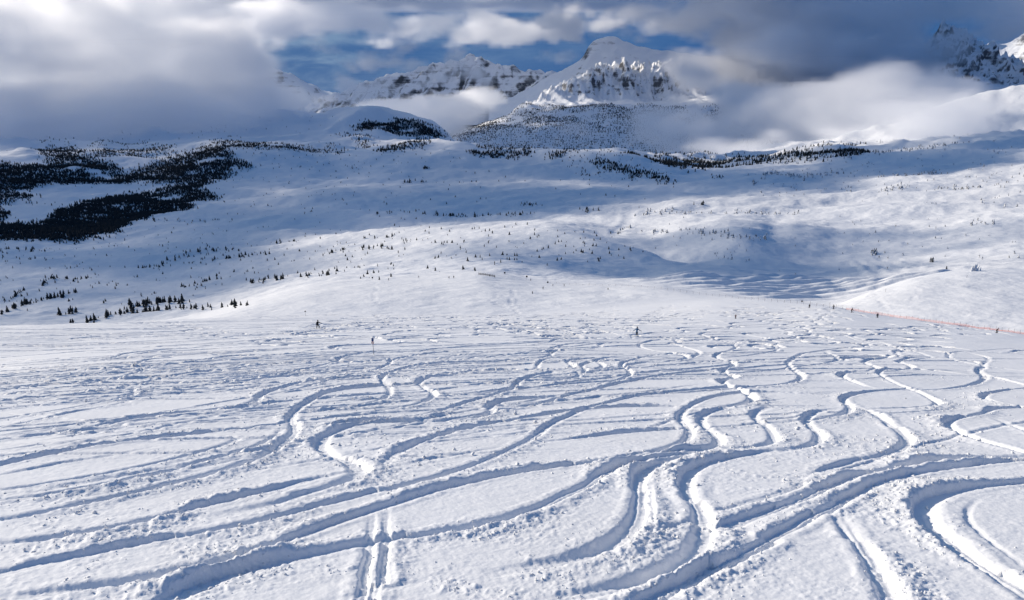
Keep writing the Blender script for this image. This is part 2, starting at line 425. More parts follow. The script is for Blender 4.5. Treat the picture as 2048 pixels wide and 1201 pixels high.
# ------------------------------------------------------------------ ski tracks: traced lines, in the photograph's pixels
# (half width m, depth m, points)
TRACES = [
    (.50, .24, [(-20, 793), (100, 779), (225, 760), (312, 733), (375, 725), (462, 713), (560, 710), (650, 700), (740, 693)]),
    (.45, .22, [(-20, 808), (75, 796), (175, 785), (265, 770), (300, 762), (387, 745), (462, 737), (512, 732), (587, 727), (660, 725)]),
    (.45, .20, [(-20, 843), (100, 826), (200, 807), (265, 792), (268, 780), (272, 770)]),
    (.45, .20, [(-20, 858), (75, 843), (150, 825), (225, 814), (250, 807), (260, 800)]),
    (.60, .28, [(-20, 885), (100, 868), (200, 852), (275, 838), (375, 825), (462, 815), (512, 807), (517, 797), (540, 783), (590, 772), (640, 762), (740, 755), (800, 751)]),
    (.35, .18, [(-20, 908), (125, 890), (250, 872), (350, 851), (445, 827)]),
    (.50, .34, [(-20, 940), (75, 918), (175, 900), (275, 884), (375, 868), (512, 856), (560, 848)]),
    (.62, .34, [(0, 1040), (75, 1027), (150, 1012), (250, 988), (350, 968), (425, 948), (512, 920), (545, 902), (575, 880), (590, 858), (582, 838), (592, 820), (620, 802), (662, 784), (712, 776), (777, 772), (862, 770), (1024, 768), (1140, 768)]),
    (.42, .34, [(-20, 1004), (125, 986), (225, 970), (325, 947), (400, 925), (500, 898), (545, 878), (562, 862), (578, 852)]),
    (.40, .26, [(-20, 985), (75, 974), (175, 956), (300, 932), (425, 900), (470, 883), (505, 866)]),
    (.62, .40, [(-20, 1090), (100, 1077), (225, 1062), (300, 1042), (375, 1020), (450, 997), (512, 985), (612, 962), (680, 950), (712, 944)]),
    (.75, .34, [(1000, 840), (860, 842), (800, 841), (740, 843), (690, 852), (660, 868), (640, 882), (641, 895), (655, 908), (685, 920), (715, 932), (730, 945), (718, 958), (680, 966), (640, 974), (590, 992), (512, 1018), (425, 1035), (375, 1043)]),
    (.55, .30, [(-20, 1155), (60, 1135), (150, 1110), (225, 1095), (325, 1077), (425, 1062), (512, 1045), (562, 1032), (637, 1010), (712, 990), (812, 972), (912, 942), (1000, 907), (1024, 895), (1061, 875), (1099, 848), (1149, 825), (1180, 815), (1224, 802), (1299, 787), (1449, 775), (1536, 775), (1736, 776)]),
    (.70, .42, [(-20, 1200), (75, 1190), (175, 1175), (275, 1158), (350, 1150), (425, 1138), (462, 1125), (512, 1105), (587, 1072), (687, 1040), (762, 1015), (837, 990), (912, 968), (1024, 945), (1099, 933), (1186, 925), (1250, 915), (1330, 905), (1420, 893), (1500, 888)]),
    (.62, .38, [(335, 1200), (375, 1175), (425, 1155), (470, 1140), (512, 1124), (612, 1112), (712, 1090), (774, 1080), (862, 1066), (912, 1062), (974, 1047), (1024, 1034), (1061, 1022), (1111, 997), (1161, 978), (1184, 965), (1204, 948), (1236, 930), (1299, 918), (1374, 906), (1450, 897)]),
    (.30, .42, [(742, 1025), (741, 1050), (736, 1100), (728, 1140), (712, 1215)]),
    (.27, .36, [(768, 1018), (771, 1050), (768, 1100), (762, 1140), (752, 1215)]),
    (.70, .40, [(1440, 897), (1350, 915), (1310, 925), (1285, 937), (1276, 952), (1280, 975), (1280, 1000), (1272, 1040), (1258, 1065), (1235, 1085), (1200, 1103), (1130, 1122), (1080, 1132), (1030, 1142), (960, 1150)]),
    (.30, .20, [(1295, 960), (1300, 1000), (1300, 1040), (1296, 1075)]),
    (.70, .40, [(1600, 900), (1500, 907), (1430, 918), (1390, 930), (1372, 950), (1375, 985), (1395, 1015), (1408, 1050), (1404, 1085), (1385, 1112), (1340, 1140), (1290, 1158), (1220, 1180), (1130, 1197)]),
    (.75, .44, [(1412, 1086), (1430, 1075), (1474, 1045), (1536, 1020), (1611, 995), (1686, 958), (1761, 945), (1830, 925), (1873, 918), (1948, 917), (2070, 914)]),
    (.75, .46, [(1270, 1225), (1336, 1185), (1399, 1150), (1474, 1117), (1536, 1080), (1611, 1040), (1686, 1002), (1736, 975), (1798, 955), (1886, 935), (1960, 926), (2060, 921)]),
    (.95, .44, [(2080, 963), (1961, 972), (1886, 980), (1850, 997), (1842, 1020), (1862, 1050), (1902, 1084), (1961, 1124), (2048, 1184), (2090, 1215)]),
    (.16, .12, [(1973, 993), (1933, 1013), (1927, 1032), (1961, 1070), (2011, 1105), (2060, 1138)]),
    (.60, .40, [(1671, 1015), (1700, 1062), (1726, 1100), (1756, 1140), (1775, 1185), (1782, 1230)]),
    (.16, .10, [(1679, 1012), (1712, 1060), (1738, 1087)]),
    (.50, .26, [(1064, 887), (1174, 870), (1274, 857), (1399, 855), (1449, 852), (1536, 848), (1610, 845)]),
    (.50, .26, [(1700, 782), (1600, 786), (1500, 785), (1440, 790), (1405, 800), (1385, 812), (1362, 828), (1364, 842), (1378, 855), (1380, 868), (1362, 885), (1330, 897), (1250, 911), (1205, 925)]),
    (.50, .26, [(1500, 812), (1470, 815), (1430, 822), (1402, 832), (1402, 845), (1422, 862), (1445, 880), (1438, 892), (1390, 902), (1330, 908)]),
    (.45, .24, [(1560, 815), (1520, 821), (1502, 829), (1517, 842), (1542, 862), (1553, 877), (1543, 888), (1500, 898), (1450, 900)]),
    (.50, .26, [(1690, 821), (1661, 823), (1622, 829), (1613, 842), (1627, 858), (1642, 870), (1638, 882), (1600, 897), (1536, 905)]),
    (.55, .26, [(1860, 774), (1800, 777), (1711, 787), (1687, 798), (1695, 812), (1700, 825), (1680, 836), (1636, 841), (1536, 847)]),
    (.60, .30, [(1698, 812), (1730, 826), (1755, 834), (1775, 850), (1800, 865), (1820, 880), (1810, 893), (1773, 907), (1736, 917), (1690, 926), (1640, 945), (1620, 960)]),
    (.50, .26, [(2070, 815), (1986, 820), (1968, 832), (1900, 842), (1894, 852), (1925, 872), (2000, 895), (2070, 912)]),
    (.40, .20, [(1985, 838), (2020, 855), (2060, 870)]),
    (.45, .22, [(2070, 774), (1985, 784), (1967, 791), (1977, 800), (2010, 808), (2060, 817)]),
    (.42, .22, [(2040, 698), (1990, 700), (1905, 705), (1907, 717), (1960, 727), (1967, 735), (1957, 745), (1968, 757), (1936, 770), (1861, 778), (1800, 780)]),
    (.42, .22, [(1930, 704), (1970, 712), (1976, 720), (1966, 731), (1958, 745), (2000, 757), (2060, 772)]),
    (.42, .22, [(1830, 738), (1785, 740), (1758, 747), (1776, 760), (1816, 775), (1848, 790), (1878, 808), (1852, 817), (1780, 820), (1740, 823)]),
    (.42, .22, [(1800, 716), (1760, 717), (1728, 723), (1755, 737), (1740, 743), (1682, 750), (1692, 758), (1750, 776)]),
    (.42, .22, [(1860, 715), (1821, 717), (1797, 723), (1822, 734), (1812, 741), (1770, 744)]),
    (.36, .20, [(1870, 698), (1836, 700), (1791, 703), (1810, 714), (1821, 717)]),
    (.42, .22, [(1760, 692), (1691, 696), (1611, 707), (1577, 725), (1590, 742), (1603, 752), (1586, 765), (1536, 771), (1440, 776)]),
    (.42, .22, [(1650, 702), (1656, 706), (1674, 719), (1631, 730), (1536, 741), (1430, 748), (1330, 752)]),
    (.42, .22, [(1760, 668), (1680, 672), (1561, 687), (1552, 702), (1520, 708), (1450, 714)]),
    (.38, .20, [(1681, 670), (1730, 685), (1790, 695), (1861, 712), (1911, 722), (1961, 730), (2060, 744)]),
    (.38, .20, [(1800, 668), (1706, 672), (1730, 680), (1775, 690), (1760, 694)]),
    (.42, .24, [(1500, 662), (1450, 665), (1402, 669), (1430, 678), (1472, 695), (1432, 711), (1468, 730), (1443, 742), (1472, 754), (1440, 763), (1490, 785), (1504, 800), (1480, 812), (1400, 816)]),
    (.40, .22, [(1420, 681), (1370, 683), (1343, 688), (1362, 692), (1398, 705), (1361, 720), (1279, 727), (1230, 740), (1100, 748)]),
    (.40, .22, [(1340, 680), (1299, 682), (1280, 690), (1293, 699), (1344, 705), (1373, 712), (1359, 722), (1300, 728)]),
    (.45, .24, [(1390, 705), (1344, 707), (1274, 717), (1243, 731), (1260, 747), (1244, 759), (1174, 770), (1024, 778), (900, 790)]),
    (.42, .22, [(1290, 718), (1241, 720), (1194, 725), (1163, 732), (1170, 746), (1124, 762), (1024, 769), (930, 772)]),
    (.36, .20, [(1230, 713), (1192, 720), (1206, 736), (1174, 745)]),
    (.42, .22, [(1260, 712), (1199, 715), (1136, 722), (1146, 736), (1111, 741), (1024, 741), (900, 743)]),
    (.38, .20, [(1260, 685), (1205, 688), (1197, 696), (1160, 702), (1109, 704), (1093, 713), (1024, 720), (900, 722)]),
    (.38, .20, [(1210, 683), (1130, 690), (1108, 697), (1112, 702)]),
    (.55, .28, [(1140, 745), (1099, 748), (1045, 760), (1020, 778), (937, 802), (837, 832), (760, 838), (712, 842), (620, 860)]),
    (.50, .26, [(1275, 781), (1250, 788), (1174, 790), (1024, 795), (979, 807), (984, 823), (949, 836), (812, 841)]),
    (.55, .30, [(1700, 815), (1536, 815), (1386, 815), (1274, 812), (1179, 817), (1099, 825), (1024, 838), (937, 852), (862, 875), (812, 895), (780, 920), (765, 940)]),
    (.36, .20, [(1024, 893), (912, 910), (837, 925), (780, 940)]),
    (.45, .24, [(1300, 748), (1150, 748), (1024, 742), (962, 742), (887, 750), (777, 752), (700, 757), (640, 770), (520, 795)]),
    (.50, .28, [(1200, 722), (1024, 723), (887, 726), (824, 733), (780, 746), (765, 760), (777, 780)]),
    (.42, .22, [(1100, 705), (960, 705), (862, 707), (787, 720), (775, 730), (712, 745), (512, 755), (400, 765)]),
    (.45, .24, [(960, 752), (887, 755), (838, 762), (855, 780), (872, 790), (850, 802), (800, 815), (700, 828), (600, 840)]),
    (.36, .20, [(900, 784), (777, 787), (652, 797), (590, 806)]),
    (.45, .24, [(775, 760), (778, 790), (760, 800), (700, 812), (612, 820), (520, 826)]),
    (.42, .24, [(800, 702), (744, 705), (680, 716), (677, 725), (612, 737), (512, 754), (400, 764), (330, 768)]),
    (.42, .22, [(-20, 744), (125, 740), (250, 735), (300, 720), (390, 712), (512, 703), (600, 700)]),
    (.40, .22, [(-20, 723), (150, 718), (250, 712), (300, 706), (400, 700), (512, 696), (620, 690), (760, 686)]),
    (.40, .22, [(-20, 694), (100, 690), (200, 687), (300, 687), (420, 680), (512, 676), (600, 672)]),
    (.36, .20, [(-20, 682), (100, 680), (160, 675), (230, 672), (330, 668), (450, 664)]),
    (.40, .22, [(-20, 736), (100, 733), (230, 715), (250, 708), (330, 700), (380, 697), (500, 690)]),
    (.36, .20, [(0, 703), (120, 700), (260, 696), (400, 690), (600, 684)]),
    (.36, .18, [(0, 672), (200, 668), (420, 660), (600, 652)]),
    (.40, .20, [(-20, 760), (130, 752), (260, 742), (330, 728)]),
    (.36, .18, [(60, 890), (180, 868), (300, 850)]),
    (.30, .14, [(0, 955), (120, 930), (230, 915), (330, 893)]),
    (.40, .20, [(690, 1200), (760, 1185), (850, 1165), (900, 1158)]),
    (.18, .10, [(1300, 1165), (1350, 1140), (1400, 1120), (1440, 1095)]),
    (.18, .10, [(1430, 962), (1432, 985), (1442, 1005)]),
    (.16, .09, [(700, 893), (712, 880), (740, 868)]),
    (.20, .10, [(1030, 1128), (1090, 1110), (1150, 1095)]),
    (.40, .20, [(1290, 958), (1340, 940), (1390, 920)]),
]

# where lumps of broken snow lie thick (pixel, radius in m, strength)
CRUMBS = [((1570, 970), 2.2, 1.0), ((1650, 905), 3.0, .8), ((1800, 905), 3.5, .9), ((700, 880), 3.2, .9), ((770, 925), 2.6, .9), ((120, 1060), 2.6, .7), ((330, 1110), 2.4, .8),
          ((200, 1140), 2.0, .7), ((1000, 1165), 1.8, .9), ((850, 1180), 1.6, .9), ((1290, 1085), 1.2, 1.0), ((1430, 1050), 1.2, 1.0), ((1470, 1090), 1.3, 1.0), ((1805, 1145), .9, 1.3), ((1840, 1195), .9, 1.3),
          ((1760, 1010), 1.6, .8), ((1240, 830), 4.0, .5), ((1610, 850), 3.0, .6), ((1460, 850), 3.0, .6), ((1690, 880), 3.0, .6), ((1830, 890), 2.6, .8), ((600, 880), 2.4, .6), ((520, 970), 2.4, .5),
          ((1310, 1010), 1.0, .8), ((1150, 1160), 1.6, .8), ((640, 1150), 1.6, .5), ((1500, 940), 2.0, .7), ((1600, 1000), 1.3, 1.0), ((1880, 760), 4, .4), ((1650, 810), 3, .6), ((900, 900), 3, .4)]


def catmull(pts, n=10):
    p = np.array(pts, float)
    p = np.vstack([2 * p[0] - p[1], p, 2 * p[-1] - p[-2]])
    out = []
    t = np.linspace(0, 1, n, endpoint=False)[:, None]
    for i in range(1, len(p) - 2):
        a, b, c, d = p[i - 1], p[i], p[i + 1], p[i + 2]
        out.append(0.5 * (2 * b + (c - a) * t + (2 * a - 5 * b + 4 * c - d) * t ** 2 + (3 * b - a - 3 * c + d) * t ** 3))
    out.append(p[-2][None])
    return np.vstack(out)


def resample(xy):
    """even steps along a line in metres: finer near the camera; returns points, tangents, bend"""
    seg = np.hypot(*np.diff(xy, axis=0).T)
    keep = np.concatenate([[True], seg > 1e-4])
    xy = xy[keep]
    seg = np.hypot(*np.diff(xy, axis=0).T)
    s = np.concatenate([[0], np.cumsum(seg)])
    rmid = float(np.median(np.hypot(xy[:, 0], xy[:, 1])))
    ds = min(max(0.012 * rmid, 0.22), 1.0)
    n = max(int(s[-1] / ds), 4)
    q = np.linspace(0, s[-1], n)
    x = np.interp(q, s, xy[:, 0]); y = np.interp(q, s, xy[:, 1])
    k = max(int(1.6 / ds), 1)                                   # smooth kinks the projection stretches
    ker = np.ones(2 * k + 1) / (2 * k + 1)
    for _ in range(2):
        x = np.convolve(np.pad(x, k, mode='reflect', reflect_type='odd'), ker, 'valid') if n > 2 * k + 2 else x
        y = np.convolve(np.pad(y, k, mode='reflect', reflect_type='odd'), ker, 'valid') if n > 2 * k + 2 else y
    tx = np.gradient(x); ty = np.gradient(y)
    L = np.hypot(tx, ty) + 1e-9
    tx, ty = tx / L, ty / L
    step = float(np.mean(L))
    kap = (tx * np.gradient(ty) - ty * np.gradient(tx)) / step
    kk = max(int(1.5 / step), 1)
    if n > 2 * kk + 2:
        kap = np.convolve(np.pad(kap, kk, mode='edge'), np.ones(2 * kk + 1) / (2 * kk + 1), 'valid')
    return x, y, tx, ty, kap, step


def make_tracks():
    tr = []
    for hw, d, pts in TRACES:
        pts = [tuple(p) for p in pts]
        for end, nxt, put in ((pts[0], pts[1], 0), (pts[-1], pts[-2], len(pts))):
            if end[0] < 5 or end[0] > 2045 or end[1] > 1196:      # the line goes on past the frame
                k = 130 / math.hypot(end[0] - nxt[0], end[1] - nxt[1])
                new = (end[0] + (end[0] - nxt[0]) * k, end[1] + (end[1] - nxt[1]) * k)
                pts = [new] + pts if put == 0 else pts + [new]
        px = catmull(pts, 12)
        x, y, r = hit_base(px[:, 0], px[:, 1])
        ok = np.isfinite(r) & (r < 420) & (r > 9)
        if ok.sum() < 4:
            continue
        tr.append((hw, d, resample(np.stack([x[ok], y[ok]], 1))))
    rs = np.random.default_rng(5)
    # turns linked down the fall line, farther out on the slope
    for i in range(105):
        a = math.radians(rs.uniform(-20, 34)); r = rs.uniform(105, 330)
        if r < 150 and rs.random() < .55:
            continue
        x0, y0 = r * math.sin(a), r * math.cos(a)
        head = math.radians(rs.normal(12, 26)); L = rs.uniform(60, 190)
        amp = rs.uniform(1.4, 4.2); lam = rs.uniform(16, 30); ph = rs.uniform(0, 6.28)
        s = np.arange(0, L, 0.8)
        lat = amp * np.sin(2 * np.pi * s / lam + ph + 0.6 * np.sin(s / 21 + ph)) * (1 + .25 * np.sin(s / 33))
        x = x0 + s * math.sin(head) + lat * math.cos(head)
        y = y0 + s * math.cos(head) - lat * math.sin(head)
        tr.append((rs.uniform(.40, .55), rs.uniform(.20, .30), resample(np.stack([x, y], 1))))
    # long traverses
    for i in range(330):
        a = math.radians(rs.uniform(-37, 22)); r = rs.uniform(75, 340)
        if a > -.12 and rs.random() < .62:
            continue
        x0, y0 = r * math.sin(a), r * math.cos(a)
        head = math.radians(90 - rs.normal(18, 14)) * 1.0; L = rs.uniform(30, 130)
        s = np.arange(-L / 2, L / 2, 0.8)
        lat = rs.uniform(.5, 3.5) * np.sin(s / rs.uniform(9, 26) + rs.uniform(0, 6)) + rs.uniform(-1, 1) * .0016 * s * s
        x = x0 + s * math.sin(head) + lat * math.cos(head)
        y = y0 + s * math.cos(head) - lat * math.sin(head)
        tr.append((rs.uniform(.40, .55), rs.uniform(.18, .28), resample(np.stack([x, y], 1))))
    # thin single tracks nearer by
    for i in range(84):
        a = math.radians(rs.uniform(-36, 34) if i % 4 == 0 else rs.uniform(-37, 4)); r = rs.uniform(34, 110)
        x0, y0 = r * math.sin(a), r * math.cos(a)
        head = math.radians(90 - rs.normal(22, 20)); L = rs.uniform(14, 60)
        s = np.arange(-L / 2, L / 2, 0.5)
        lat = rs.uniform(.4, 2.2) * np.sin(s / rs.uniform(5, 14) + rs.uniform(0, 6)) + rs.uniform(-1, 1) * .003 * s * s
        x = x0 + s * math.sin(head) + lat * math.cos(head)
        y = y0 + s * math.cos(head) - lat * math.sin(head)
        tr.append((rs.uniform(.28, .42), rs.uniform(.14, .24), resample(np.stack([x, y], 1))))
    return tr[len(TRACES):] + tr[:len(TRACES)]


def carve(az, rr, X, Y, tracks, reach=3.0):
    """cuts the tracks into a grid of rays (az) and rings (rr): returns relief and the amount of broken snow"""
    M, N = X.shape
    H = np.zeros((M, N), np.float32)
    C = np.zeros((M, N), np.float32)
    azlo, azhi, rlo, rhi = az[0], az[-1], rr[0], rr[-1]
    for hw, dep, (px, py, tx, ty, kap, ds) in tracks:
        hw = min(hw, .62 + .35 * (hw - .62)) if hw > .62 else hw
        near = 1 - min(max((float(np.median(np.hypot(px, py))) - 40) / 60, 0), 1)
        dep = dep * (1.40 - .88 * near); hw = max(hw * .44, .28 * (1 - near))
        pr = np.hypot(px, py); pa = np.arctan2(px, py)
        use = np.nonzero((pr > rlo - reach) & (pr < rhi + reach) & (pa > azlo) & (pa < azhi))[0]
        if len(use) == 0:
            continue
        R0, R1 = pr[use].min() - reach, pr[use].max() + reach
        am = reach / max(R0, 3.0)
        i0, i1 = np.searchsorted(rr, [R0, R1]); j0, j1 = np.searchsorted(az, [pa[use].min() - am, pa[use].max() + am])
        i1 = min(i1 + 1, M); j1 = min(j1 + 1, N)
        if i1 - i0 < 2 or j1 - j0 < 2:
            continue
        best = np.full((i1 - i0, j1 - j0), 9.0, np.float32)
        lat = np.zeros_like(best); kk = np.zeros_like(best); ss = np.zeros_like(best); en = np.ones_like(best)
        ntot = len(px)
        for i in use:
            r, a = pr[i], pa[i]
            rch = reach if r < 130 else 1.7
            am = rch / r
            a0, a1 = np.searchsorted(rr, [r - rch, r + rch]); b0, b1 = np.searchsorted(az, [a - am, a + am])
            a0 = max(a0, i0); b0 = max(b0, j0); a1 = min(a1, i1); b1 = min(b1, j1)
            if a1 <= a0 or b1 <= b0:
                continue
            dx = X[a0:a1, b0:b1] - px[i]; dy = Y[a0:a1, b0:b1] - py[i]
            al = dx * tx[i] + dy * ty[i]
            la = -dx * ty[i] + dy * tx[i]
            ab = np.abs(la)
            sl = (slice(a0 - i0, a1 - i0), slice(b0 - j0, b1 - j0))
            bb = best[sl]
            ab = ab + .25 * np.abs(al)
            m = (np.abs(al) <= ds * 2 + .3 * ab) & (ab < bb)
            if not m.any():
                continue
            bb[m] = ab[m]
            lat[sl][m] = la[m]; kk[sl][m] = kap[i]; ss[sl][m] = i * ds + al[m]
            en[sl][m] = min(1.0, min(i, ntot - 1 - i) * ds / 4.5)
        on = best < 9
        if not on.any():
            continue
        xs = X[i0:i1, j0:j1]; ys = Y[i0:i1, j0:j1]
        wob = perlin2(xs / 1.9, ys / 1.9, 3) * .07 + perlin2(xs / .5, ys / .5, 7) * .04
        q = np.clip(np.abs(kk) * 7.0, 0, 1)
        o = np.where(kk >= 0, -1.0, 1.0) * lat + wob            # + towards the outside of the bend
        w = hw * (1 + .25 * q)
        hi = w * (1 + .6 * q); ho = w * .85
        f = sstep(-hi, -hi * .25 + .02, o) * (1 - sstep(ho, ho + .11, o)) * en
        f2 = f * on
        depth = dep * (0.8 + .5 * q) * (1 + .25 * perlin2(ss / 3.1, ss * 0 + hw * 91, 9))
        floor = -depth + (.09 * np.exp(-(o / .08) ** 2) * (1 - q)) * dep / .25
        berm = (dep * (.28 + .45 * q)) * sstep(ho + .02, ho + .30, o) * (1 - sstep(ho + .25, ho + .65 + .8 * q, o))
        berm = berm + dep * .16 * sstep(-hi - .45, -hi - .18, o) * (1 - sstep(-hi - .18, -hi + .05, o)) * (1 - .7 * q)
        berm = berm * (.5 + .5 * near) * en * on * (0.7 + .7 * np.clip(perlin2(xs / .8, ys / .8, 13) + .4, 0, 1))
        Hs = H[i0:i1, j0:j1]
        Hs[:] = Hs * (1 - f2 * .92) + floor * f2 + berm * (1 - f2)
        cr = (sstep(ho - .15, ho + .25, o) * (1 - sstep(ho + .4, ho + 1.1 + 2.2 * q, o)) * (.55 + .75 * q) + .25 * f * (1 - q) + sstep(-hi - .8, -hi, o) * (1 - sstep(-hi, -hi * .3, o)) * .25) * on * en
        Cs = C[i0:i1, j0:j1]
        Cs[:] = np.maximum(Cs * (1 - .5 * f2 * q), cr * min(1.0, dep / .24))
    return H, C


def lumps(X, Y, C, near):
    """broken snow: lumps a hand to a foot across"""
    n1 = perlin2(X / .42, Y / .42, 21); n2 = perlin2(X / .20, Y / .20, 23)
    h = .055 * np.clip(n1 + .12, 0, 1) + .062 * np.clip(n2 + .05, 0, 1)
    if near:
        h = h + .046 * np.clip(perlin2(X / .105, Y / .105, 27), 0, 1)
    return C * h


TRACKS = make_tracks()


def grid_mesh(name, X, Y, Z, attrs=None, flip=False):
    M, N = X.shape
    me = bpy.data.meshes.new(name)
    me.vertices.add(M * N)
    co = np.stack([X, Y, Z], -1).astype(np.float32).reshape(-1)
    me.vertices.foreach_set('co', co)
    i = np.arange(M - 1)[:, None] * N + np.arange(N - 1)[None, :]
    q = np.stack([i, i + 1, i + N + 1, i + N], -1) if not flip else np.stack([i, i + N, i + N + 1, i + 1], -1)
    q = q.reshape(-1).astype(np.int32)
    nf = (M - 1) * (N - 1)
    me.loops.add(nf * 4)
    me.loops.foreach_set('vertex_index', q)
    me.polygons.add(nf)
    me.polygons.foreach_set('loop_start', np.arange(0, nf * 4, 4, dtype=np.int32))
    me.polygons.foreach_set('use_smooth', np.ones(nf, bool))
    for k, v in (attrs or {}).items():
        at = me.attributes.new(k, 'FLOAT', 'POINT')
        at.data.foreach_set('value', np.ascontiguousarray(v, np.float32).reshape(-1))
    me.update()
    me.validate()
    return me


def add(name, me, mat=None, parent=None):
    o = bpy.data.objects.new(name, me)
    COL.objects.link(o)
    if mat is not None and me is not None and not me.materials:
        me.materials.append(mat)
    if parent is not None:
        o.parent = parent
    return o


# ------------------------------------------------------------------ materials
def new_mat(name):
    m = bpy.data.materials.new(name)
    m.use_nodes = True
    m.node_tree.nodes.clear()
    return m, NT(m.node_tree)


def mat_snow(name, bump_scales, tint=(0.87, 0.88, 0.895), attr=None, strength=0.5):
    m, t = new_mat(name)
    out = t.n('ShaderNodeOutputMaterial')
    p = t.n('ShaderNodeBsdfPrincipled', i_Roughness=0.62)
    p.inputs['Specular IOR Level'].default_value = 0.25
    geo = t.n('ShaderNodeNewGeometry')
    nz = t.n('ShaderNodeTexNoise', i_Scale=bump_scales[0] * .13, i_Detail=4.0)
    t.l(geo.outputs['Position'], nz.inputs['Vector'])
    colr = t.mix(t.ramp(nz.outputs[0], [(.35, 0.0), (.65, 1.0)]), tuple(c * .955 for c in tint), tint)
    t.l(colr, p.inputs['Base Color'])
    prev = None
    for k, sc in enumerate(bump_scales):
        b = t.n('ShaderNodeBump', i_Strength=strength, i_Distance=0.16 / sc)
        n = t.n('ShaderNodeTexNoise', i_Scale=sc, i_Detail=3.0, i_Roughness=.6)
        t.l(geo.outputs['Position'], n.inputs['Vector'])
        t.l(n.outputs[0], b.inputs['Height'])
        if attr and k > 0:
            at = t.n('ShaderNodeAttribute', attribute_name=attr)
            t.l(t.math('MULTIPLY_ADD', at.outputs['Fac'], strength * 1.2, strength * .35), b.inputs['Strength'])
        if prev is not None:
            t.l(prev, b.inputs['Normal'])
        prev = b.outputs[0]
    t.l(prev, p.inputs['Normal'])
    t.l(p.outputs[0], out.inputs[0])
    return m


M_SLOPE = mat_snow('snow', (1.6, 8.0, 24.0), attr='broken', strength=.60)
M_FIELD = mat_snow('snow far', (.8, 3.0), attr='broken', strength=.55)
M_VALLEY = mat_snow('snow valley', (.016, .07, .35), strength=.5)

# ------------------------------------------------------------------ ground: near slope, slope farther down, valley
D2R = math.pi / 180


def spread(*parts):
    """ring distances from (start, end, step at start, step at end)"""
    out = []
    for r0, r1, d0, d1 in parts:
        n = max(int(round((r1 - r0) / (0.5 * (d0 + d1)))), 2)
        t = np.linspace(0, 1, n, endpoint=False)
        out.append(r0 + (r1 - r0) * (d0 * t + (d1 - d0) * t * t / 2) / (0.5 * (d0 + d1)))
    out.append([parts[-1][1]])
    return np.concatenate(out)


def build_slope():
    az = np.concatenate([np.linspace(-72, -38.5, 50), np.linspace(-38.2, 37.8, 720), np.linspace(38.2, 72, 50)]) * D2R
    rr = spread((2.5, 15, .9, .08), (15, 40, .064, .104), (40, 95, .108, .20))
    A, R = np.meshgrid(az, rr)
    X = R * np.sin(A); Y = R * np.cos(A)
    Z = macro(az, R) + detail(X, Y, R)
    H, C = carve(az, rr, X.astype(np.float32), Y.astype(np.float32), TRACKS)
    wind = sstep(.05, .6, perlin2(X / 5.5, Y / 5.5, 31)) * (.010 * np.abs(fbm2(X / .9 + Y / 2.2, Y / .34 - X / 3, 3, .6, 33)))
    for (uv, rad, st) in CRUMBS:
        x, y, r = hit_base(uv[0], uv[1])
        k = np.exp(-((X - x[0]) ** 2 + (Y - y[0]) ** 2) / rad ** 2) * st
        k = k * sstep(-.45, .35, perlin2(X / 1.6, Y / 1.6, 35))
        C = np.maximum(C, k.astype(np.float32))
    C = np.clip(C + .08 + .26 * sstep(-.1, .6, fbm2(X / 4, Y / 4, 3, .5, 37)), 0, 1.3)
    grain = .006 * fbm2(X / .16, Y / .16, 2, .6, 51) + .012 * np.clip(fbm2(X / .5, Y / .4, 2, .5, 53), 0, 1)
    Z = Z + H + wind + grain + lumps(X, Y, C, True)
    Z[-1] -= .012
    o = add('snow_slope', grid_mesh('snow_slope', X, Y, Z, {"broken": C}), M_SLOPE)
    o['kind'] = 'structure'
    return az, rr, X, Y, Z, C


def build_field():
    az = np.concatenate([np.linspace(-72, -38.5, 30), np.linspace(-38, 37.6, 600), np.linspace(38.2, 72, 30)]) * D2R
    base = spread((0, 1, .0007, .0007))
    r0 = 94.6
    r1 = interp1(LIP[0], LIP[1], az) + np.interp(az, LIP[0], np.interp(LIP[0], [-.5, .0, .15, .3, .42], [25, 40, 70, 70, 14]))
    rr = spread((r0, 160, .20, .24), (160, 300, .25, .31), (300, 500, .32, .60))
    A, R = np.meshgrid(az, rr)
    keep = rr <= r1.max() + 1
    A = A[keep]; R = R[keep]; rr = rr[keep]
    X = R * np.sin(A); Y = R * np.cos(A)
    Z = macro(az, R) + detail(X, Y, R) + terraces(X, Y, R)
    H, C = carve(az, rr, X.astype(np.float32), Y.astype(np.float32), TRACKS, 1.9)
    fade = 1 - sstep(-25, 0, R - r1[None, :] + 4)
    Z = Z + (H + lumps(X, Y, C, False) * .45) * fade
    # squeeze the rings beyond each ray's end down onto that end: no sheet lies under the valley mesh
    o = add('snow_field', grid_mesh('snow_field', X, Y, Z, {"broken": C}), M_FIELD)
    o['kind'] = 'structure'
    bm = bmesh.new(); bm.from_mesh(o.data)
    bm.verts.ensure_lookup_table()
    N = len(az)
    gone = np.nonzero((R > r1[None, :] + .6).ravel())[0]
    bmesh.ops.delete(bm, geom=[bm.verts[int(i)] for i in gone], context='VERTS')
    bm.to_mesh(o.data); bm.free()
    return az, r1


S_AZ, S_RR, S_X, S_Y, S_Z, S_C = build_slope()
F_AZ, F_END = build_field()


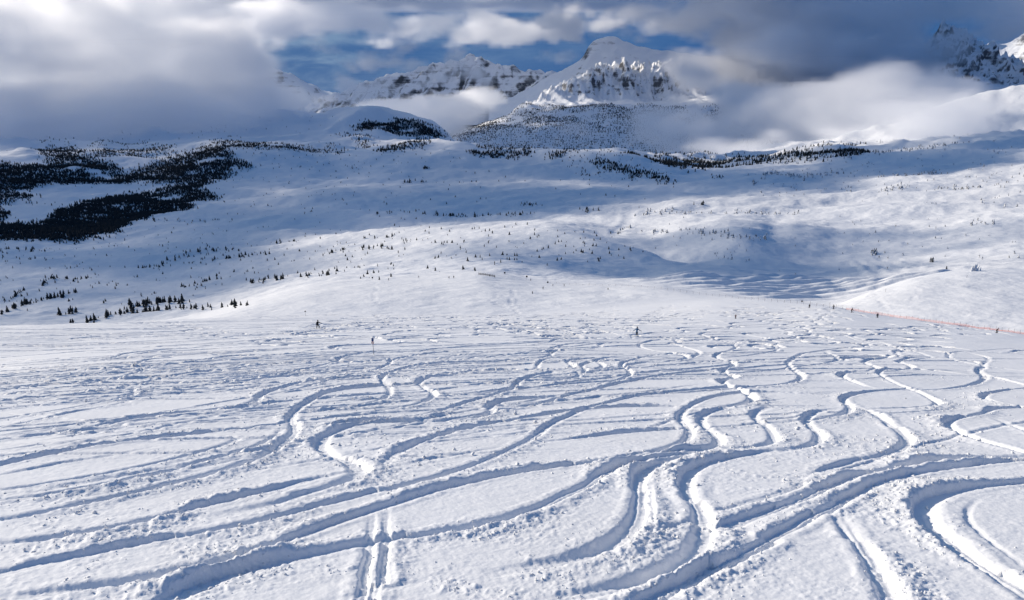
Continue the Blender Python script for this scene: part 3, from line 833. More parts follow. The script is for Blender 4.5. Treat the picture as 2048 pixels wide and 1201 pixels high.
def build_valley():
    az = np.concatenate([np.linspace(-75, -38, 40), np.linspace(-37.5, 37.5, 430), np.linspace(38, 75, 40)]) * D2R
    r0 = np.interp(az, F_AZ, F_END) - 3
    m0 = np.maximum(r0 + 60, 600.0)
    R = np.concatenate([r0[None, :] + (m0 - r0)[None, :] * np.linspace(0, 1, 130, endpoint=False)[:, None],
                        m0[None, :] + (960 - m0)[None, :] * np.linspace(0, 1, 165, endpoint=False)[:, None],
                        np.repeat(960 + 4740 * (.35 * np.linspace(0, 1, 215) + .65 * (np.geomspace(1, 6, 215) - 1) / 5)[:, None], len(az), 1)])
    A = np.repeat(az[None, :], R.shape[0], 0)
    X = R * np.sin(A); Y = R * np.cos(A)
    Z = macro(az, R) + detail(X, Y, R) + terraces(X, Y, R)
    Z[0] -= .5
    Z = Z + roads(A, R, X, Y)
    o = add('valley_terrain', grid_mesh('valley_terrain', X, Y, Z, None), M_VALLEY)
    o['kind'] = 'structure'
    return o


# ski lines on the mounds and packed snow roads in the valley (half width m, depth m, pixels)
ROADS = [
    (1.0, .45, [(1737, 583), (1739, 592), (1760, 603), (1790, 612), (1830, 618), (1890, 622), (1935, 628), (1980, 634), (2060, 643)]),
    (1.0, .40, [(1745, 581), (1752, 590), (1765, 608), (1777, 625)]),
    (.9, .40, [(1775, 587), (1790, 597), (1810, 602), (1826, 600), (1838, 578), (1860, 563)]),
    (1.0, .45, [(1880, 558), (1920, 570), (1980, 582), (2055, 600)]),
    (.9, .35, [(1690, 612), (1720, 596), (1742, 580)]), (.9, .35, [(1705, 617), (1725, 604), (1748, 586)]),
    (1.0, .4, [(1935, 628), (1943, 636), (2000, 645), (2060, 653)]),
    (.9, .4, [(1960, 545), (1990, 556), (2020, 566), (2055, 580)]),
    (1.1, .45, [(745, 562), (755, 570), (750, 585), (748, 598), (755, 608)]), (1.1, .4, [(540, 625), (580, 605), (640, 584), (700, 572), (745, 563)]),
    (1.2, .5, [(1028, 580), (1024, 595), (1022, 608), (1030, 620), (1038, 629)]), (1.1, .45, [(985, 585), (995, 592), (985, 600), (990, 607), (1010, 617)]),
    (1.0, .35, [(680, 610), (720, 596), (760, 590)]), (1.0, .35, [(790, 575), (830, 585), (880, 590)]),
    (3.2, .7, [(1000, 549), (1080, 550), (1130, 548), (1200, 545), (1290, 540), (1340, 534), (1385, 524), (1400, 512), (1412, 500), (1450, 494)]),
    (2.6, .6, [(1385, 524), (1430, 514), (1470, 505), (1475, 495), (1490, 490), (1510, 496)]),
    (3.0, .7, [(1590, 492), (1700, 491), (1760, 486), (1840, 477), (1900, 478), (2000, 484), (2060, 490)]),
    (4.0, .8, [(1960, 372), (1985, 390), (1975, 405), (1990, 418), (2020, 430), (2060, 445)]),
    (2.2, .5, [(1340, 540), (1390, 535), (1440, 530)]), (2.4, .5, [(1100, 556), (1200, 552), (1290, 548)]),
    (12.0, 1.6, [(1258, 425), (1256, 440), (1245, 455), (1232, 468), (1240, 474)]),
]


def roads(A, R, X, Y):
    H = np.zeros(X.shape, np.float32)
    for hw, dep, pts in ROADS:
        if hw < 1.5:
            hw, dep = hw * .62, dep * .7
        px = catmull(pts, 10)
        x, y, r = hit_base(px[:, 0], px[:, 1])
        ok = np.isfinite(r) & (r > 340)
        if ok.sum() < 4:
            continue
        qx, qy, tx, ty, kap, ds = resample(np.stack([x[ok], y[ok]], 1))
        step = max(int(hw * 1.2 / ds), 1)
        qx, qy = qx[::step], qy[::step]
        m = (X > qx.min() - 12) & (X < qx.max() + 12) & (Y > qy.min() - 12) & (Y < qy.max() + 12)
        if not m.any():
            continue
        xs, ys = X[m], Y[m]
        best = np.full(xs.shape, 1e9)
        for i in range(len(qx) - 1):
            ax, ay, bx, by = qx[i], qy[i], qx[i + 1], qy[i + 1]
            L2 = (bx - ax) ** 2 + (by - ay) ** 2 + 1e-9
            tt = np.clip(((xs - ax) * (bx - ax) + (ys - ay) * (by - ay)) / L2, 0, 1)
            best = np.minimum(best, (xs - ax - tt * (bx - ax)) ** 2 + (ys - ay - tt * (by - ay)) ** 2)
        d = np.sqrt(best)
        H[m] += -dep * (1 - sstep(hw * .5, hw * 1.1, d)) + (dep * .6 if hw < 1.5 else 0) * sstep(hw * .9, hw * 1.4, d) * (1 - sstep(hw * 1.5, hw * 2.6, d))
    return H


VALLEY = build_valley()


# ------------------------------------------------------------------ mountains beyond the valley
def mat_mountain(name, thr, soft, rock=(.105, .108, .118), bump=.9, scale=.012, forest=None):
    m, t = new_mat(name)
    out = t.n('ShaderNodeOutputMaterial')
    p = t.n('ShaderNodeBsdfPrincipled', i_Roughness=0.75)
    p.inputs['Specular IOR Level'].default_value = 0.15
    geo = t.n('ShaderNodeNewGeometry')
    sep = t.n('ShaderNodeSeparateXYZ')
    t.l(geo.outputs['Normal'], sep.inputs[0])
    n1 = t.n('ShaderNodeTexNoise', i_Scale=scale, i_Detail=7.0, i_Roughness=.66)
    t.l(geo.outputs['Position'], n1.inputs['Vector'])
    # ledges: rock bands lie nearly level
    mp = t.n('ShaderNodeMapping')
    mp.inputs['Scale'].default_value = (.0016, .0016, .03)
    t.l(geo.outputs['Position'], mp.inputs[0])
    n2 = t.n('ShaderNodeTexNoise', i_Scale=1.0, i_Detail=5.0, i_Roughness=.6)
    t.l(mp.outputs[0], n2.inputs['Vector'])
    s = t.math('ADD', sep.outputs[2], t.math('MULTIPLY', t.math('SUBTRACT', n1.outputs[0], .5), .9))
    s = t.math('ADD', s, t.math('MULTIPLY', t.math('SUBTRACT', n2.outputs[0], .5), .7))
    k = t.math('DIVIDE', t.math('SUBTRACT', s, thr - soft), 2 * soft, clamp=True)
    rk = t.mix(n2.outputs[0], tuple(c * .55 for c in rock), tuple(c * 1.6 for c in rock))
    colr = t.mix(k, rk, (.86, .88, .91))
    t.l(colr, p.inputs['Base Color'])
    b = t.n('ShaderNodeBump', i_Strength=bump, i_Distance=14.0)
    t.l(n1.outputs[0], b.inputs['Height'])
    t.l(b.outputs[0], p.inputs['Normal'])
    t.l(p.outputs[0], out.inputs[0])
    return m


M_ROCKY = mat_mountain('snow on rock', .47, .10, bump=1.0, scale=.020)
M_CRAG = mat_mountain('snow on crag', .56, .12, bump=1.0, scale=.016)
M_FAR = mat_mountain('snow and rock stripes', .68, .13, rock=(.07, .078, .09), bump=.8, scale=.010)
M_RIDGE = mat_mountain('snow on far ridge', .57, .12, bump=.8, scale=.008)


def mountain(name, curves, u0, u1, ncol, nrow, relief, mat):
    ks = []
    for c in curves:
        c = np.array(c, float)
        dx, dy, dz = ray(c[:, 0], c[:, 1])
        ks.append((np.arctan2(dx, dy), c[:, 2], dz / np.hypot(dx, dy)))
    a0 = math.atan2((u0 - CX) / F, CP); a1 = math.atan2((u1 - CX) / F, CP)
    az = np.linspace(a0, a1, ncol)
    R = np.array([interp1(k[0], k[1], az) for k in ks])
    T = np.array([interp1(k[0], k[2], az) for k in ks])
    Z = R * T
    t = np.linspace(0, 1, nrow)[:, None]
    K = len(curves)
    seg = np.linspace(0, 1, K)[:, None].repeat(ncol, 1)
    q = pchip_eval(seg, R, pchip_slopes(seg, R), t.repeat(ncol, 1))
    z = pchip_eval(R, Z, pchip_slopes(R, Z), q)
    A = az[None, :].repeat(nrow, 0)
    X = q * np.sin(A); Y = q * np.cos(A)
    z = z + relief(X, Y, z, q, t)
    o = add(name, grid_mesh(name, X, Y, z, None), mat)
    o['kind'] = 'structure'
    return o


def relief_main(X, Y, z, q, t):
    g = ridged2(X / 240 + Y / 900, Y / 800, 5, .55, 50) - .75
    h = 22 * fbm2(X / 400, Y / 400, 4, .5, 52)
    cliff = sstep(.46, .62, t) * (1 - sstep(.80, 1.0, t) * .5)
    side = sstep(-600, 900, X)
    h = h + g * (22 + 46 * cliff * (.25 + .75 * side)) * sstep(.30, .5, t)
    h = h + (10 + 26 * side) * cliff * (ridged2(X / 80, Y / 150, 5, .6, 55) - .6)
    step = (z + h) / 46.0
    st = np.floor(step) + sstep(.30, .95, step - np.floor(step))
    h = h + cliff * .5 * side * (st - step) * 46
    return h


mountain('massif', [
    [(820, 318, 5000), (1000, 318, 5000), (1250, 314, 5000), (1500, 310, 5000), (2300, 300, 5000)],
    [(820, 330, 5500), (880, 292, 5500), (920, 274, 5550), (1000, 256, 5600), (1100, 246, 5600), (1250, 250, 5600), (1500, 262, 5600), (2300, 250, 5600)],
    [(820, 340, 5900), (880, 300, 5900), (905, 272, 5900), (960, 253, 5900), (1010, 240, 5900), (1060, 228, 5900), (1120, 222, 5950), (1200, 218, 6000), (1300, 222, 6000), (1450, 230, 6000), (2300, 200, 6000)],
    [(820, 350, 6300), (905, 285, 6300), (960, 258, 6300), (1010, 238, 6300), (1050, 212, 6350), (1120, 205, 6400), (1220, 206, 6400), (1320, 206, 6400), (1450, 198, 6400), (2300, 150, 6400)],
    [(820, 380, 6800), (960, 285, 6800), (1020, 240, 6750), (1060, 208, 6700), (1110, 190, 6700), (1180, 184, 6700), (1260, 186, 6700), (1360, 182, 6750), (1450, 172, 6800), (2300, 110, 6800)],
    [(820, 400, 7100), (960, 300, 7100), (1030, 240, 7050), (1080, 200, 7000), (1130, 168, 6950), (1170, 148, 6950), (1200, 140, 6950), (1260, 142, 6950), (1330, 136, 7000), (1430, 136, 7000), (1500, 125, 7050), (2300, 80, 7100)],
    [(820, 420, 7500), (960, 330, 7500), (1050, 255, 7500), (1150, 168, 7400), (1200, 146, 7400), (1260, 146, 7400), (1330, 138, 7450), (1430, 140, 7500), (1500, 110, 7500), (2300, 60, 7500)],
    [(820, 520, 8200), (1050, 420, 8200), (1200, 330, 8200), (1500, 300, 8200), (2300, 250, 8200)]],
    840, 1700, 350, 160, relief_main, M_ROCKY)


def relief_peak(X, Y, z, q, t):
    return 15 * (ridged2(X / 420, Y / 420, 5, .5, 60) - .7) * (.5 + .5 * np.abs(t - .6)) + 12 * fbm2(X / 120, Y / 120, 3, .5, 61)


mountain('summit', [
    [(960, 260, 8000), (1040, 240, 8000), (1180, 220, 8000), (1400, 200, 8000), (1700, 200, 8000)],
    [(960, 235, 8500), (1040, 205, 8500), (1100, 176, 8500), (1150, 150, 8500), (1178, 128, 8500), (1250, 132, 8500), (1330, 140, 8500), (1450, 150, 8500), (1700, 160, 8500)],
    [(960, 215, 8900), (1040, 188, 8900), (1090, 158, 8900), (1130, 138, 8900), (1165, 117, 8900), (1180, 90, 8950), (1193, 79, 8950), (1225, 74, 9000), (1250, 84, 9000), (1290, 97, 9000), (1335, 102, 9000), (1420, 112, 9000), (1500, 108, 9000), (1700, 130, 9000)],
    [(960, 330, 10000), (1180, 280, 10000), (1400, 280, 10000), (1700, 280, 10000)]],
    980, 1660, 220, 90, relief_peak, M_RIDGE)


def relief_gully(X, Y, z, q, t):
    s = X / 230 - Y / 520 + .5 * fbm2(X / 700, Y / 700, 2, .5, 74)
    rib = np.abs(((s + .35 * fbm2(X / 400, Y / 400, 3, .5, 72)) % 1.0) - .5) * 2
    return (70 * (rib ** .8 - .5) + 26 * (ridged2(X / 160, Y / 300, 4, .5, 70) - .6)) * sstep(.05, .35, t) * (1 - sstep(.55, .75, t) * .65)


mountain('far_ridge', [
    [(560, 300, 8600), (700, 260, 8600), (900, 250, 8600), (1150, 260, 8600)],
    [(560, 262, 9200), (650, 225, 9200), (760, 203, 9200), (880, 192, 9200), (1000, 188, 9200), (1150, 190, 9200)],
    [(560, 240, 9900), (640, 200, 9900), (700, 178, 9900), (760, 158, 9900), (830, 140, 9900), (900, 124, 9900), (930, 117, 9900), (945, 111, 9900), (960, 118, 9900), (1000, 130, 9900), (1040, 138, 9900), (1150, 150, 9900)],
    [(560, 400, 11000), (800, 330, 11000), (1150, 330, 11000)]],
    570, 1130, 240, 90, relief_gully, M_FAR)

mountain('dim_ridge', [
    [(250, 280, 11000), (500, 270, 11000), (800, 270, 11000)],
    [(250, 180, 12000), (400, 190, 12000), (520, 200, 12000), (640, 225, 12000), (800, 240, 12000)],
    [(250, 60, 13000), (400, 75, 13000), (470, 110, 13000), (520, 128, 13000), (600, 160, 13000), (680, 190, 13000), (800, 210, 13000)],
    [(250, 300, 14500), (800, 300, 14500)]],
    300, 780, 120, 60, lambda X, Y, z, q, t: 90 * (ridged2(X / 900, Y / 900, 4, .5, 80) - .7), M_RIDGE)


def relief_crag(X, Y, z, q, t):
    h = 70 * (ridged2(X / 420 + Y / 1500, Y / 420, 5, .58, 90) - .7) + 45 * (ridged2(X / 110, Y / 110, 4, .55, 92) - .6)
    return h * sstep(.05, .3, t) * (1 - .5 * sstep(.6, .8, t))


mountain('crag', [
    [(1640, 230, 6600), (1800, 210, 6600), (1900, 190, 6600), (2100, 190, 6600), (2350, 190, 6600)],
    [(1640, 200, 7000), (1800, 165, 7000), (1870, 152, 7000), (1960, 150, 7000), (2050, 152, 7000), (2350, 160, 7000)],
    [(1640, 150, 7700), (1760, 130, 7700), (1820, 112, 7700), (1860, 82, 7700), (1885, 52, 7700), (1910, 66, 7700), (1935, 78, 7700), (1970, 100, 7700), (2010, 128, 7700), (2060, 146, 7700), (2200, 130, 7700), (2350, 100, 7700)],
    [(1640, 330, 8800), (1880, 260, 8800), (2350, 300, 8800)]],
    1650, 2330, 230, 110, relief_crag, M_CRAG)

mountain('back_ridge', [
    [(1850, 200, 9000), (2048, 190, 9000), (2350, 190, 9000)],
    [(1850, 150, 9600), (1940, 120, 9600), (1975, 97, 9600), (2010, 90, 9600), (2048, 78, 9600), (2120, 60, 9600), (2350, 90, 9600)],
    [(1850, 320, 10500), (2350, 300, 10500)]],
    1860, 2340, 130, 60, lambda X, Y, z, q, t: 70 * (ridged2(X / 500, Y / 500, 4, .5, 95) - .7), M_CRAG)


# ------------------------------------------------------------------ clouds: voxel clouds, each grid filled from numbers
def mat_cloud(name, density, aniso=.25, colour=(.985, .99, 1.0)):
    m, t = new_mat(name)
    out = t.n('ShaderNodeOutputMaterial')
    pv = t.n('ShaderNodeVolumePrincipled')
    pv.inputs['Color'].default_value = (*colour, 1)
    pv.inputs['Density'].default_value = density
    pv.inputs['Density Attribute'].default_value = 'density'
    pv.inputs['Anisotropy'].default_value = aniso
    t.l(pv.outputs[0], out.inputs['Volume'])
    return m


def voxel_cloud(name, dens, lo, hi, mat):
    """dens: (nx, ny, nz) -> an object whose modifier turns the numbers into a volume grid"""
    nx, ny, nz = dens.shape
    me = bpy.data.meshes.new(name)
    me.vertices.add(dens.size)
    at = me.attributes.new('amount', 'FLOAT', 'POINT')
    at.data.foreach_set('value', np.ascontiguousarray(dens, np.float32).reshape(-1))
    o = bpy.data.objects.new(name, me)
    COL.objects.link(o)
    g = bpy.data.node_groups.new(name + ' grid', 'GeometryNodeTree')
    g.interface.new_socket('Geometry', in_out='INPUT', socket_type='NodeSocketGeometry')
    g.interface.new_socket('Geometry', in_out='OUTPUT', socket_type='NodeSocketGeometry')
    t = NT(g)
    gi = t.n('NodeGroupInput'); go = t.n('NodeGroupOutput')
    pos = t.n('GeometryNodeInputPosition')
    sep = t.n('ShaderNodeSeparateXYZ')
    t.l(pos.outputs[0], sep.inputs[0])
    idx = []
    for k, n in enumerate((nx, ny, nz)):
        v = t.math('DIVIDE', t.math('SUBTRACT', sep.outputs[k], float(lo[k])), float(hi[k] - lo[k]))
        v = t.math('ROUND', t.math('MULTIPLY', v, float(n - 1)))
        idx.append(t.math('MINIMUM', t.math('MAXIMUM', v, 0.0), float(n - 1)))
    xy = t.n('FunctionNodeFloatToInt')          # the sum is kept in whole numbers: floats run out of digits
    ints = []
    for v in idx:
        f = t.n('FunctionNodeFloatToInt')
        t.l(v, f.inputs[0]); ints.append(f.outputs[0])
    t.t.nodes.remove(xy)

    def im(op, a, b):
        nd = t.n('FunctionNodeIntegerMath', operation=op)
        for i, v in enumerate((a, b)):
            if isinstance(v, int):
                nd.inputs[i].default_value = v
            else:
                t.l(v, nd.inputs[i])
        return nd.outputs[0]
    flat = im('ADD', im('MULTIPLY', im('ADD', im('MULTIPLY', ints[0], ny), ints[1]), nz), ints[2])
    na = t.n('GeometryNodeInputNamedAttribute', data_type='FLOAT')
    na.inputs['Name'].default_value = 'amount'
    si = t.n('GeometryNodeSampleIndex', data_type='FLOAT', domain='POINT')
    t.l(gi.outputs[0], si.inputs['Geometry'])
    t.l(na.outputs[0], si.inputs['Value'])
    t.l(flat, si.inputs['Index'])
    vc = t.n('GeometryNodeVolumeCube')
    vc.inputs['Background'].default_value = 0.0
    vc.inputs['Min'].default_value = lo
    vc.inputs['Max'].default_value = hi
    vc.inputs['Resolution X'].default_value = nx
    vc.inputs['Resolution Y'].default_value = ny
    vc.inputs['Resolution Z'].default_value = nz
    t.l(si.outputs[0], vc.inputs['Density'])
    sm = t.n('GeometryNodeSetMaterial')
    sm.inputs['Material'].default_value = mat
    t.l(vc.outputs[0], sm.inputs[0])
    t.l(sm.outputs[0], go.inputs[0])
    md = o.modifiers.new('grid', 'NODES')
    md.node_group = g
    me.materials.append(mat)
    o['kind'] = 'stuff'
    return o


# (u, v, distance, half width and half height in the photograph's pixels, depth in m, weight)
BANKS = [
    (40, 90, 5000, 260, 120, 700, 1.0), (230, 110, 5000, 240, 105, 700, 1.0), (400, 120, 5000, 150, 85, 600, 1.0), (380, 185, 4900, 200, 50, 500, 1.0), (520, 200, 4800, 150, 32, 420, 1.0), (620, 212, 4700, 80, 20, 320, .9),
    (90, 215, 4350, 300, 68, 450, 1.0), (330, 226, 4350, 240, 40, 380, .95), (60, 262, 4150, 240, 36, 300, .5), (560, 226, 4450, 120, 18, 300, .6), (250, 255, 4200, 200, 20, 300, .35),
    (300, 20, 5600, 330, 70, 700, .8), (620, 45, 6500, 260, 42, 600, .7), (900, 60, 7200, 200, 34, 600, .6), (700, 100, 8600, 170, 26, 500, .6), (820, 108, 8800, 120, 20, 400, .6),
    (800, 226, 5700, 95, 26, 420, 1.0), (900, 218, 5800, 95, 28, 420, 1.0), (960, 196, 6100, 60, 16, 300, .9), (880, 250, 5600, 80, 22, 350, .9), (975, 222, 5700, 50, 16, 250, .8), (720, 214, 5700, 50, 12, 250, .6), (950, 178, 6500, 55, 8, 250, .6), (760, 185, 8300, 120, 38, 300, .62), (800, 122, 8700, 170, 26, 350, .62), (560, 92, 8700, 130, 30, 350, .6), (640, 150, 8600, 90, 26, 300, .45), (1000, 150, 8400, 100, 28, 300, .5), (880, 160, 8400, 120, 26, 300, .4),
    (1420, 262, 4900, 190, 48, 420, .95), (1600, 250, 4900, 220, 60, 450, 1.0), (1800, 250, 4800, 220, 62, 450, 1.0), (1990, 262, 4500, 180, 46, 350, .9), (1500, 205, 5200, 90, 42, 420, 1.0), (1640, 200, 5200, 130, 36, 420, 1.0),
    (1770, 172, 5300, 105, 44, 420, 1.0), (1850, 200, 5200, 90, 40, 380, 1.0), (1560, 292, 4500, 200, 24, 320, .8), (1790, 286, 4200, 220, 24, 300, .7), (1960, 290, 3900, 160, 18, 260, .5), (1330, 276, 5000, 90, 26, 300, .7), (1830, 238, 4250, 220, 46, 300, .8), (2000, 232, 4150, 180, 42, 300, .75), (1680, 270, 4350, 200, 30, 300, .8), (1900, 276, 3900, 200, 20, 260, .55),
    (1420, 135, 6300, 85, 50, 420, .9), (1370, 165, 6200, 60, 26, 300, .6), (1500, 120, 6500, 120, 62, 500, .95), (1620, 110, 6600, 170, 80, 500, 1.0), (1780, 90, 6700, 130, 75, 400, 1.0), (1680, 30, 6800, 380, 55, 600, 1.0), (1990, 20, 6900, 200, 42, 500, 1.0), (1930, 178, 6000, 120, 22, 300, .6), (1400, 22, 7600, 200, 26, 500, .8), (1130, 40, 8200, 180, 40, 500, .7),
    (1110, 112, 8600, 60, 20, 300, .7), (1120, 92, 9300, 40, 18, 300, .6), (1235, 142, 6850, 55, 12, 160, .5), (1180, 262, 5300, 70, 20, 220, .5), (1280, 250, 5300, 60, 18, 220, .5), (1060, 150, 8300, 50, 20, 250, .4),
]


def fog_field(lo, hi, n):
    ax = [np.linspace(lo[k], hi[k], n[k], dtype=np.float32) for k in range(3)]
    X, Y, Z = np.meshgrid(*ax, indexing='ij')
    best = np.full(X.shape, -3.0, np.float32)
    for (u, v, r, hw, hh, dep, wt) in BANKS:
        x, y, z = (float(q) for q in pix_at(u, v, r))
        dist = math.sqrt(x * x + y * y + z * z)
        a, c = hw / F * dist, hh / F * dist
        az = math.atan2(x, y); ca, sn = math.cos(az), math.sin(az)
        R = max(a, dep) * 1.6
        sl = tuple(slice(*np.searchsorted(ax[k], [(x, y, z)[k] - (R if k < 2 else c * 1.6), (x, y, z)[k] + (R if k < 2 else c * 1.6)])) for k in range(3))
        dx = X[sl] - x; dy = Y[sl] - y; dz = Z[sl] - z
        e = (dx * ca - dy * sn) / a
        f = (dx * sn + dy * ca) / dep
        d = 1 - (e * e + f * f + (dz / c) ** 2)
        best[sl] = np.maximum(best[sl], np.where(d > -1.5, (d + 1) * wt - 1, -1))
    on = best > -1.3
    den = np.zeros(X.shape, np.float32)
    x, y, z = X[on], Y[on], Z[on]
    w = fbm3(x / 900, y / 900, z / 600, 2, .5, 3) * 160
    nz = fbm3((x + w) / 560, y / 560, (z + w * .5) / 300, 5, .58, 7)
    d = best[on] * 1.05 + 1.05 * np.clip(nz, -1, 1) - .06
    den[on] = sstep(.0, .62, d) * np.clip(1 + .9 * nz, .1, 2)
    for k in range(3):
        s0 = [slice(None)] * 3; s0[k] = 0; den[tuple(s0)] = 0
        s0[k] = -1; den[tuple(s0)] = 0
    return np.clip(den, 0, None)


def shade_field(lo, hi, n):
    """the deck of cloud on the sun's side that keeps the far valley in shade"""
    ax = [np.linspace(lo[k], hi[k], n[k], dtype=np.float32) for k in range(3)]
    X, Y, Z = np.meshgrid(*ax, indexing='ij')
    k = (Z + 250) / SUN.z
    gx = X - SUN.x * k; gy = Y - SUN.y * k
    yb = np.array([-400, 300, 420, 520, 700, 900, 1100, 1300, 1500, 1650, 1800, 2000, 2300, 2700, 3000])
    xb = np.array([-1300, -900, -480, -300, -265, -265, -255, -215, -140, -20, 350, 900, 1700, 2500, 2800])
    edge = np.interp(gy, yb, xb) - gx + (60 + 420 * sstep(900, 1700, gy)) * fbm2(gx / 460, gy / 460, 3, .55, 101)
    s = sstep(-150, 260, edge) * (1 - sstep(2500, 3300, gy + 300 * fbm2(gx / 600, gy / 600, 2, .5, 104)))
    s = np.maximum(s, 1.4 * sstep(100, 600, gx) * (1 - sstep(1900, 2500, gx)) * sstep(4300, 4800, gy) * (1 - sstep(5750, 6050, gy)))
    thin = .50 + .45 * sstep(0, 900, edge) + .95 * fbm2(gx / 520, gy / 380, 3, .55, 103)
    s = np.maximum(s, 2.4 * sstep(-2300, -1500, gx) * (1 - sstep(3300, 3800, gx)) * sstep(6700, 7300, gy) * np.clip(.8 + .8 * fbm2(gx / 500, gy / 500, 3, .5, 109), 0, 1.5))  # deck thickened here to darken the far ridge and summit
    for (cx, cy, ax_, ay_, amt) in ((330, 840, 250, 140, .8), (600, 1090, 360, 150, .5), (130, 1000, 130, 110, .35)):  # small unseen clouds added to shade the ground behind the right mound
        e = ((gx - cx) / ax_) ** 2 + ((gy - cy) / ay_) ** 2 + .9 * fbm2(gx / 150, gy / 120, 3, .5, 111)
        s = np.maximum(s, amt * (1 - sstep(.5, 1.7, e)))
    s2 = 2.5 * sstep(2500, 3300, gx + 300 * fbm2(gx / 700, gy / 700, 2, .5, 105)) * sstep(4100, 4700, gy)
    mid = (lo[2] + hi[2]) / 2; half = (hi[2] - lo[2]) / 2
    prof = np.clip(1 - ((Z - mid) / half) ** 2, 0, 1)
    den = np.maximum(s * np.clip(thin, .05, 1.4), s2) * prof * np.clip(1 + .5 * fbm3(X / 500, Y / 500, Z / 300, 3, .5, 107), .2, 2)
    den[:, :, 0] = den[:, :, -1] = 0
    den[0] = den[-1] = 0
    den[:, 0] = den[:, -1] = 0
    return np.clip(den, 0, None)


M_FOG = mat_cloud('cloud', .0068, .50)
M_DECK = mat_cloud('cloud deck', .0054)
FLO, FHI, FN = (-5600., 3000., -480.), (6400., 9400., 1500.), (300, 128, 72)
voxel_cloud('cloud_bank', fog_field(FLO, FHI, FN), FLO, FHI, M_FOG)
DLO, DHI, DN = (-7400., 2400., 980.), (2200., 12200., 1300.), (160, 164, 9)
voxel_cloud('cloud_deck', shade_field(DLO, DHI, DN), DLO, DHI, M_DECK)


# ------------------------------------------------------------------ things: helpers
def simple_mat(name, col, rough=.7, snow=None):
    m, t = new_mat(name)
    out = t.n('ShaderNodeOutputMaterial')
    p = t.n('ShaderNodeBsdfPrincipled', i_Roughness=rough)
    p.inputs['Specular IOR Level'].default_value = .25
    tc = t.n('ShaderNodeNewGeometry')
    nz = t.n('ShaderNodeTexNoise', i_Scale=snow[1] if snow else 6.0, i_Detail=3.0)
    t.l(tc.outputs['Position'], nz.inputs['Vector'])
    c = t.mix(nz.outputs[0], tuple(x * .7 for x in col), tuple(min(x * 1.3, 1) for x in col))
    if snow:
        sep = t.n('ShaderNodeSeparateXYZ')
        t.l(tc.outputs['Normal'], sep.inputs[0])
        k = t.math('ADD', t.math('MULTIPLY', sep.outputs[2], .55), nz.outputs[0])
        k = t.ramp(k, [(snow[0], 0.0), (snow[0] + .12, 1.0)])
        c = t.mix(k, c, (.84, .86, .90))
    t.l(c, p.inputs['Base Color'])
    t.l(p.outputs[0], out.inputs[0])
    return m


M_NEEDLE = simple_mat('dark needles', (.022, .028, .030), .9, (1.02, .9))
M_FROST = simple_mat('snowy needles', (.040, .047, .048), .9, (.80, .9))
M_MOUNT = simple_mat('mountain needles', (.024, .030, .032), .9, (1.0, .9))
M_BARK = simple_mat('bark', (.045, .036, .030), .9)
M_RIME = simple_mat('rime', (.80, .82, .86), .8)
M_CLUMP = simple_mat('broken snow', (.84, .86, .90), .7)
M_BLACK = simple_mat('black cloth', (.012, .012, .015), .8)
M_NAVY = simple_mat('navy cloth', (.018, .022, .035), .8)
M_BLUE = simple_mat('blue cloth', (.012, .10, .22), .75)
M_OLIVE = simple_mat('olive cloth', (.035, .032, .018), .8)
M_RED = simple_mat('dark red cloth', (.09, .016, .015), .8)
M_SKIN = simple_mat('skin', (.50, .30, .21), .6)
M_HELMET = simple_mat('helmet', (.015, .016, .02), .35)
M_LENS = simple_mat('goggle lens', (.05, .035, .02), .1)
M_SKI = simple_mat('ski', (.02, .022, .03), .4)
M_STEEL = simple_mat('grey metal', (.16, .16, .17), .5)
M_WOOD = simple_mat('weathered wood', (.085, .065, .05), .85)
M_NET = simple_mat('orange net', (.70, .20, .12), .7)
M_SIGNBLUE = simple_mat('blue board', (.015, .045, .16), .5)
M_SIGNBLACK = simple_mat('black board', (.010, .010, .012), .6)
M_WHITE = simple_mat('white paint', (.78, .78, .78), .5)
M_SIGNRED = simple_mat('red paint', (.34, .06, .055), .5)


def tag(o, label, cat, group=None):
    o['label'] = label
    o['category'] = cat
    if group:
        o['group'] = group
    return o


def empty(name, loc, rz=0.0):
    o = bpy.data.objects.new(name, None)
    o.empty_display_size = .3
    o.location = loc
    o.rotation_euler = (0, 0, rz)
    COL.objects.link(o)
    return o


def mesh_from(name, verts, faces, mat, smooth=False):
    me = bpy.data.meshes.new(name)
    me.from_pydata([tuple(v) for v in verts], [], faces)
    me.materials.append(mat)
    if smooth:
        me.polygons.foreach_set('use_smooth', [True] * len(me.polygons))
    me.update()
    return me


def tube(verts, faces, p0, p1, r0, r1=None, n=6):
    r1 = r0 if r1 is None else r1
    p0, p1 = Vector(p0), Vector(p1)
    d = (p1 - p0).normalized()
    a = d.orthogonal().normalized(); b = d.cross(a)
    k = len(verts)
    for p, r in ((p0, r0), (p1, r1)):
        for i in range(n):
            t = 2 * math.pi * i / n
            verts.append(p + (a * math.cos(t) + b * math.sin(t)) * r)
    for i in range(n):
        j = (i + 1) % n
        faces.append((k + i, k + j, k + n + j, k + n + i))
    faces.append(tuple(k + i for i in reversed(range(n))))
    faces.append(tuple(k + n + i for i in range(n)))


def box(verts, faces, c, s, rot=None):
    k = len(verts)
    for x in (-.5, .5):
        for y in (-.5, .5):
            for z in (-.5, .5):
                v = Vector((x * s[0], y * s[1], z * s[2]))
                if rot:
                    v = rot @ v
                verts.append(v + Vector(c))
    for f in ((0, 1, 3, 2), (4, 6, 7, 5), (0, 4, 5, 1), (2, 3, 7, 6), (0, 2, 6, 4), (1, 5, 7, 3)):
        faces.append(tuple(k + i for i in f))


def ground(u, v):
    x, y, r = hit_base(u, v)
    x, y, r = float(x[0]), float(y[0]), float(r[0])
    return x, y, float(height(np.array([x]), np.array([y]))[0]), r


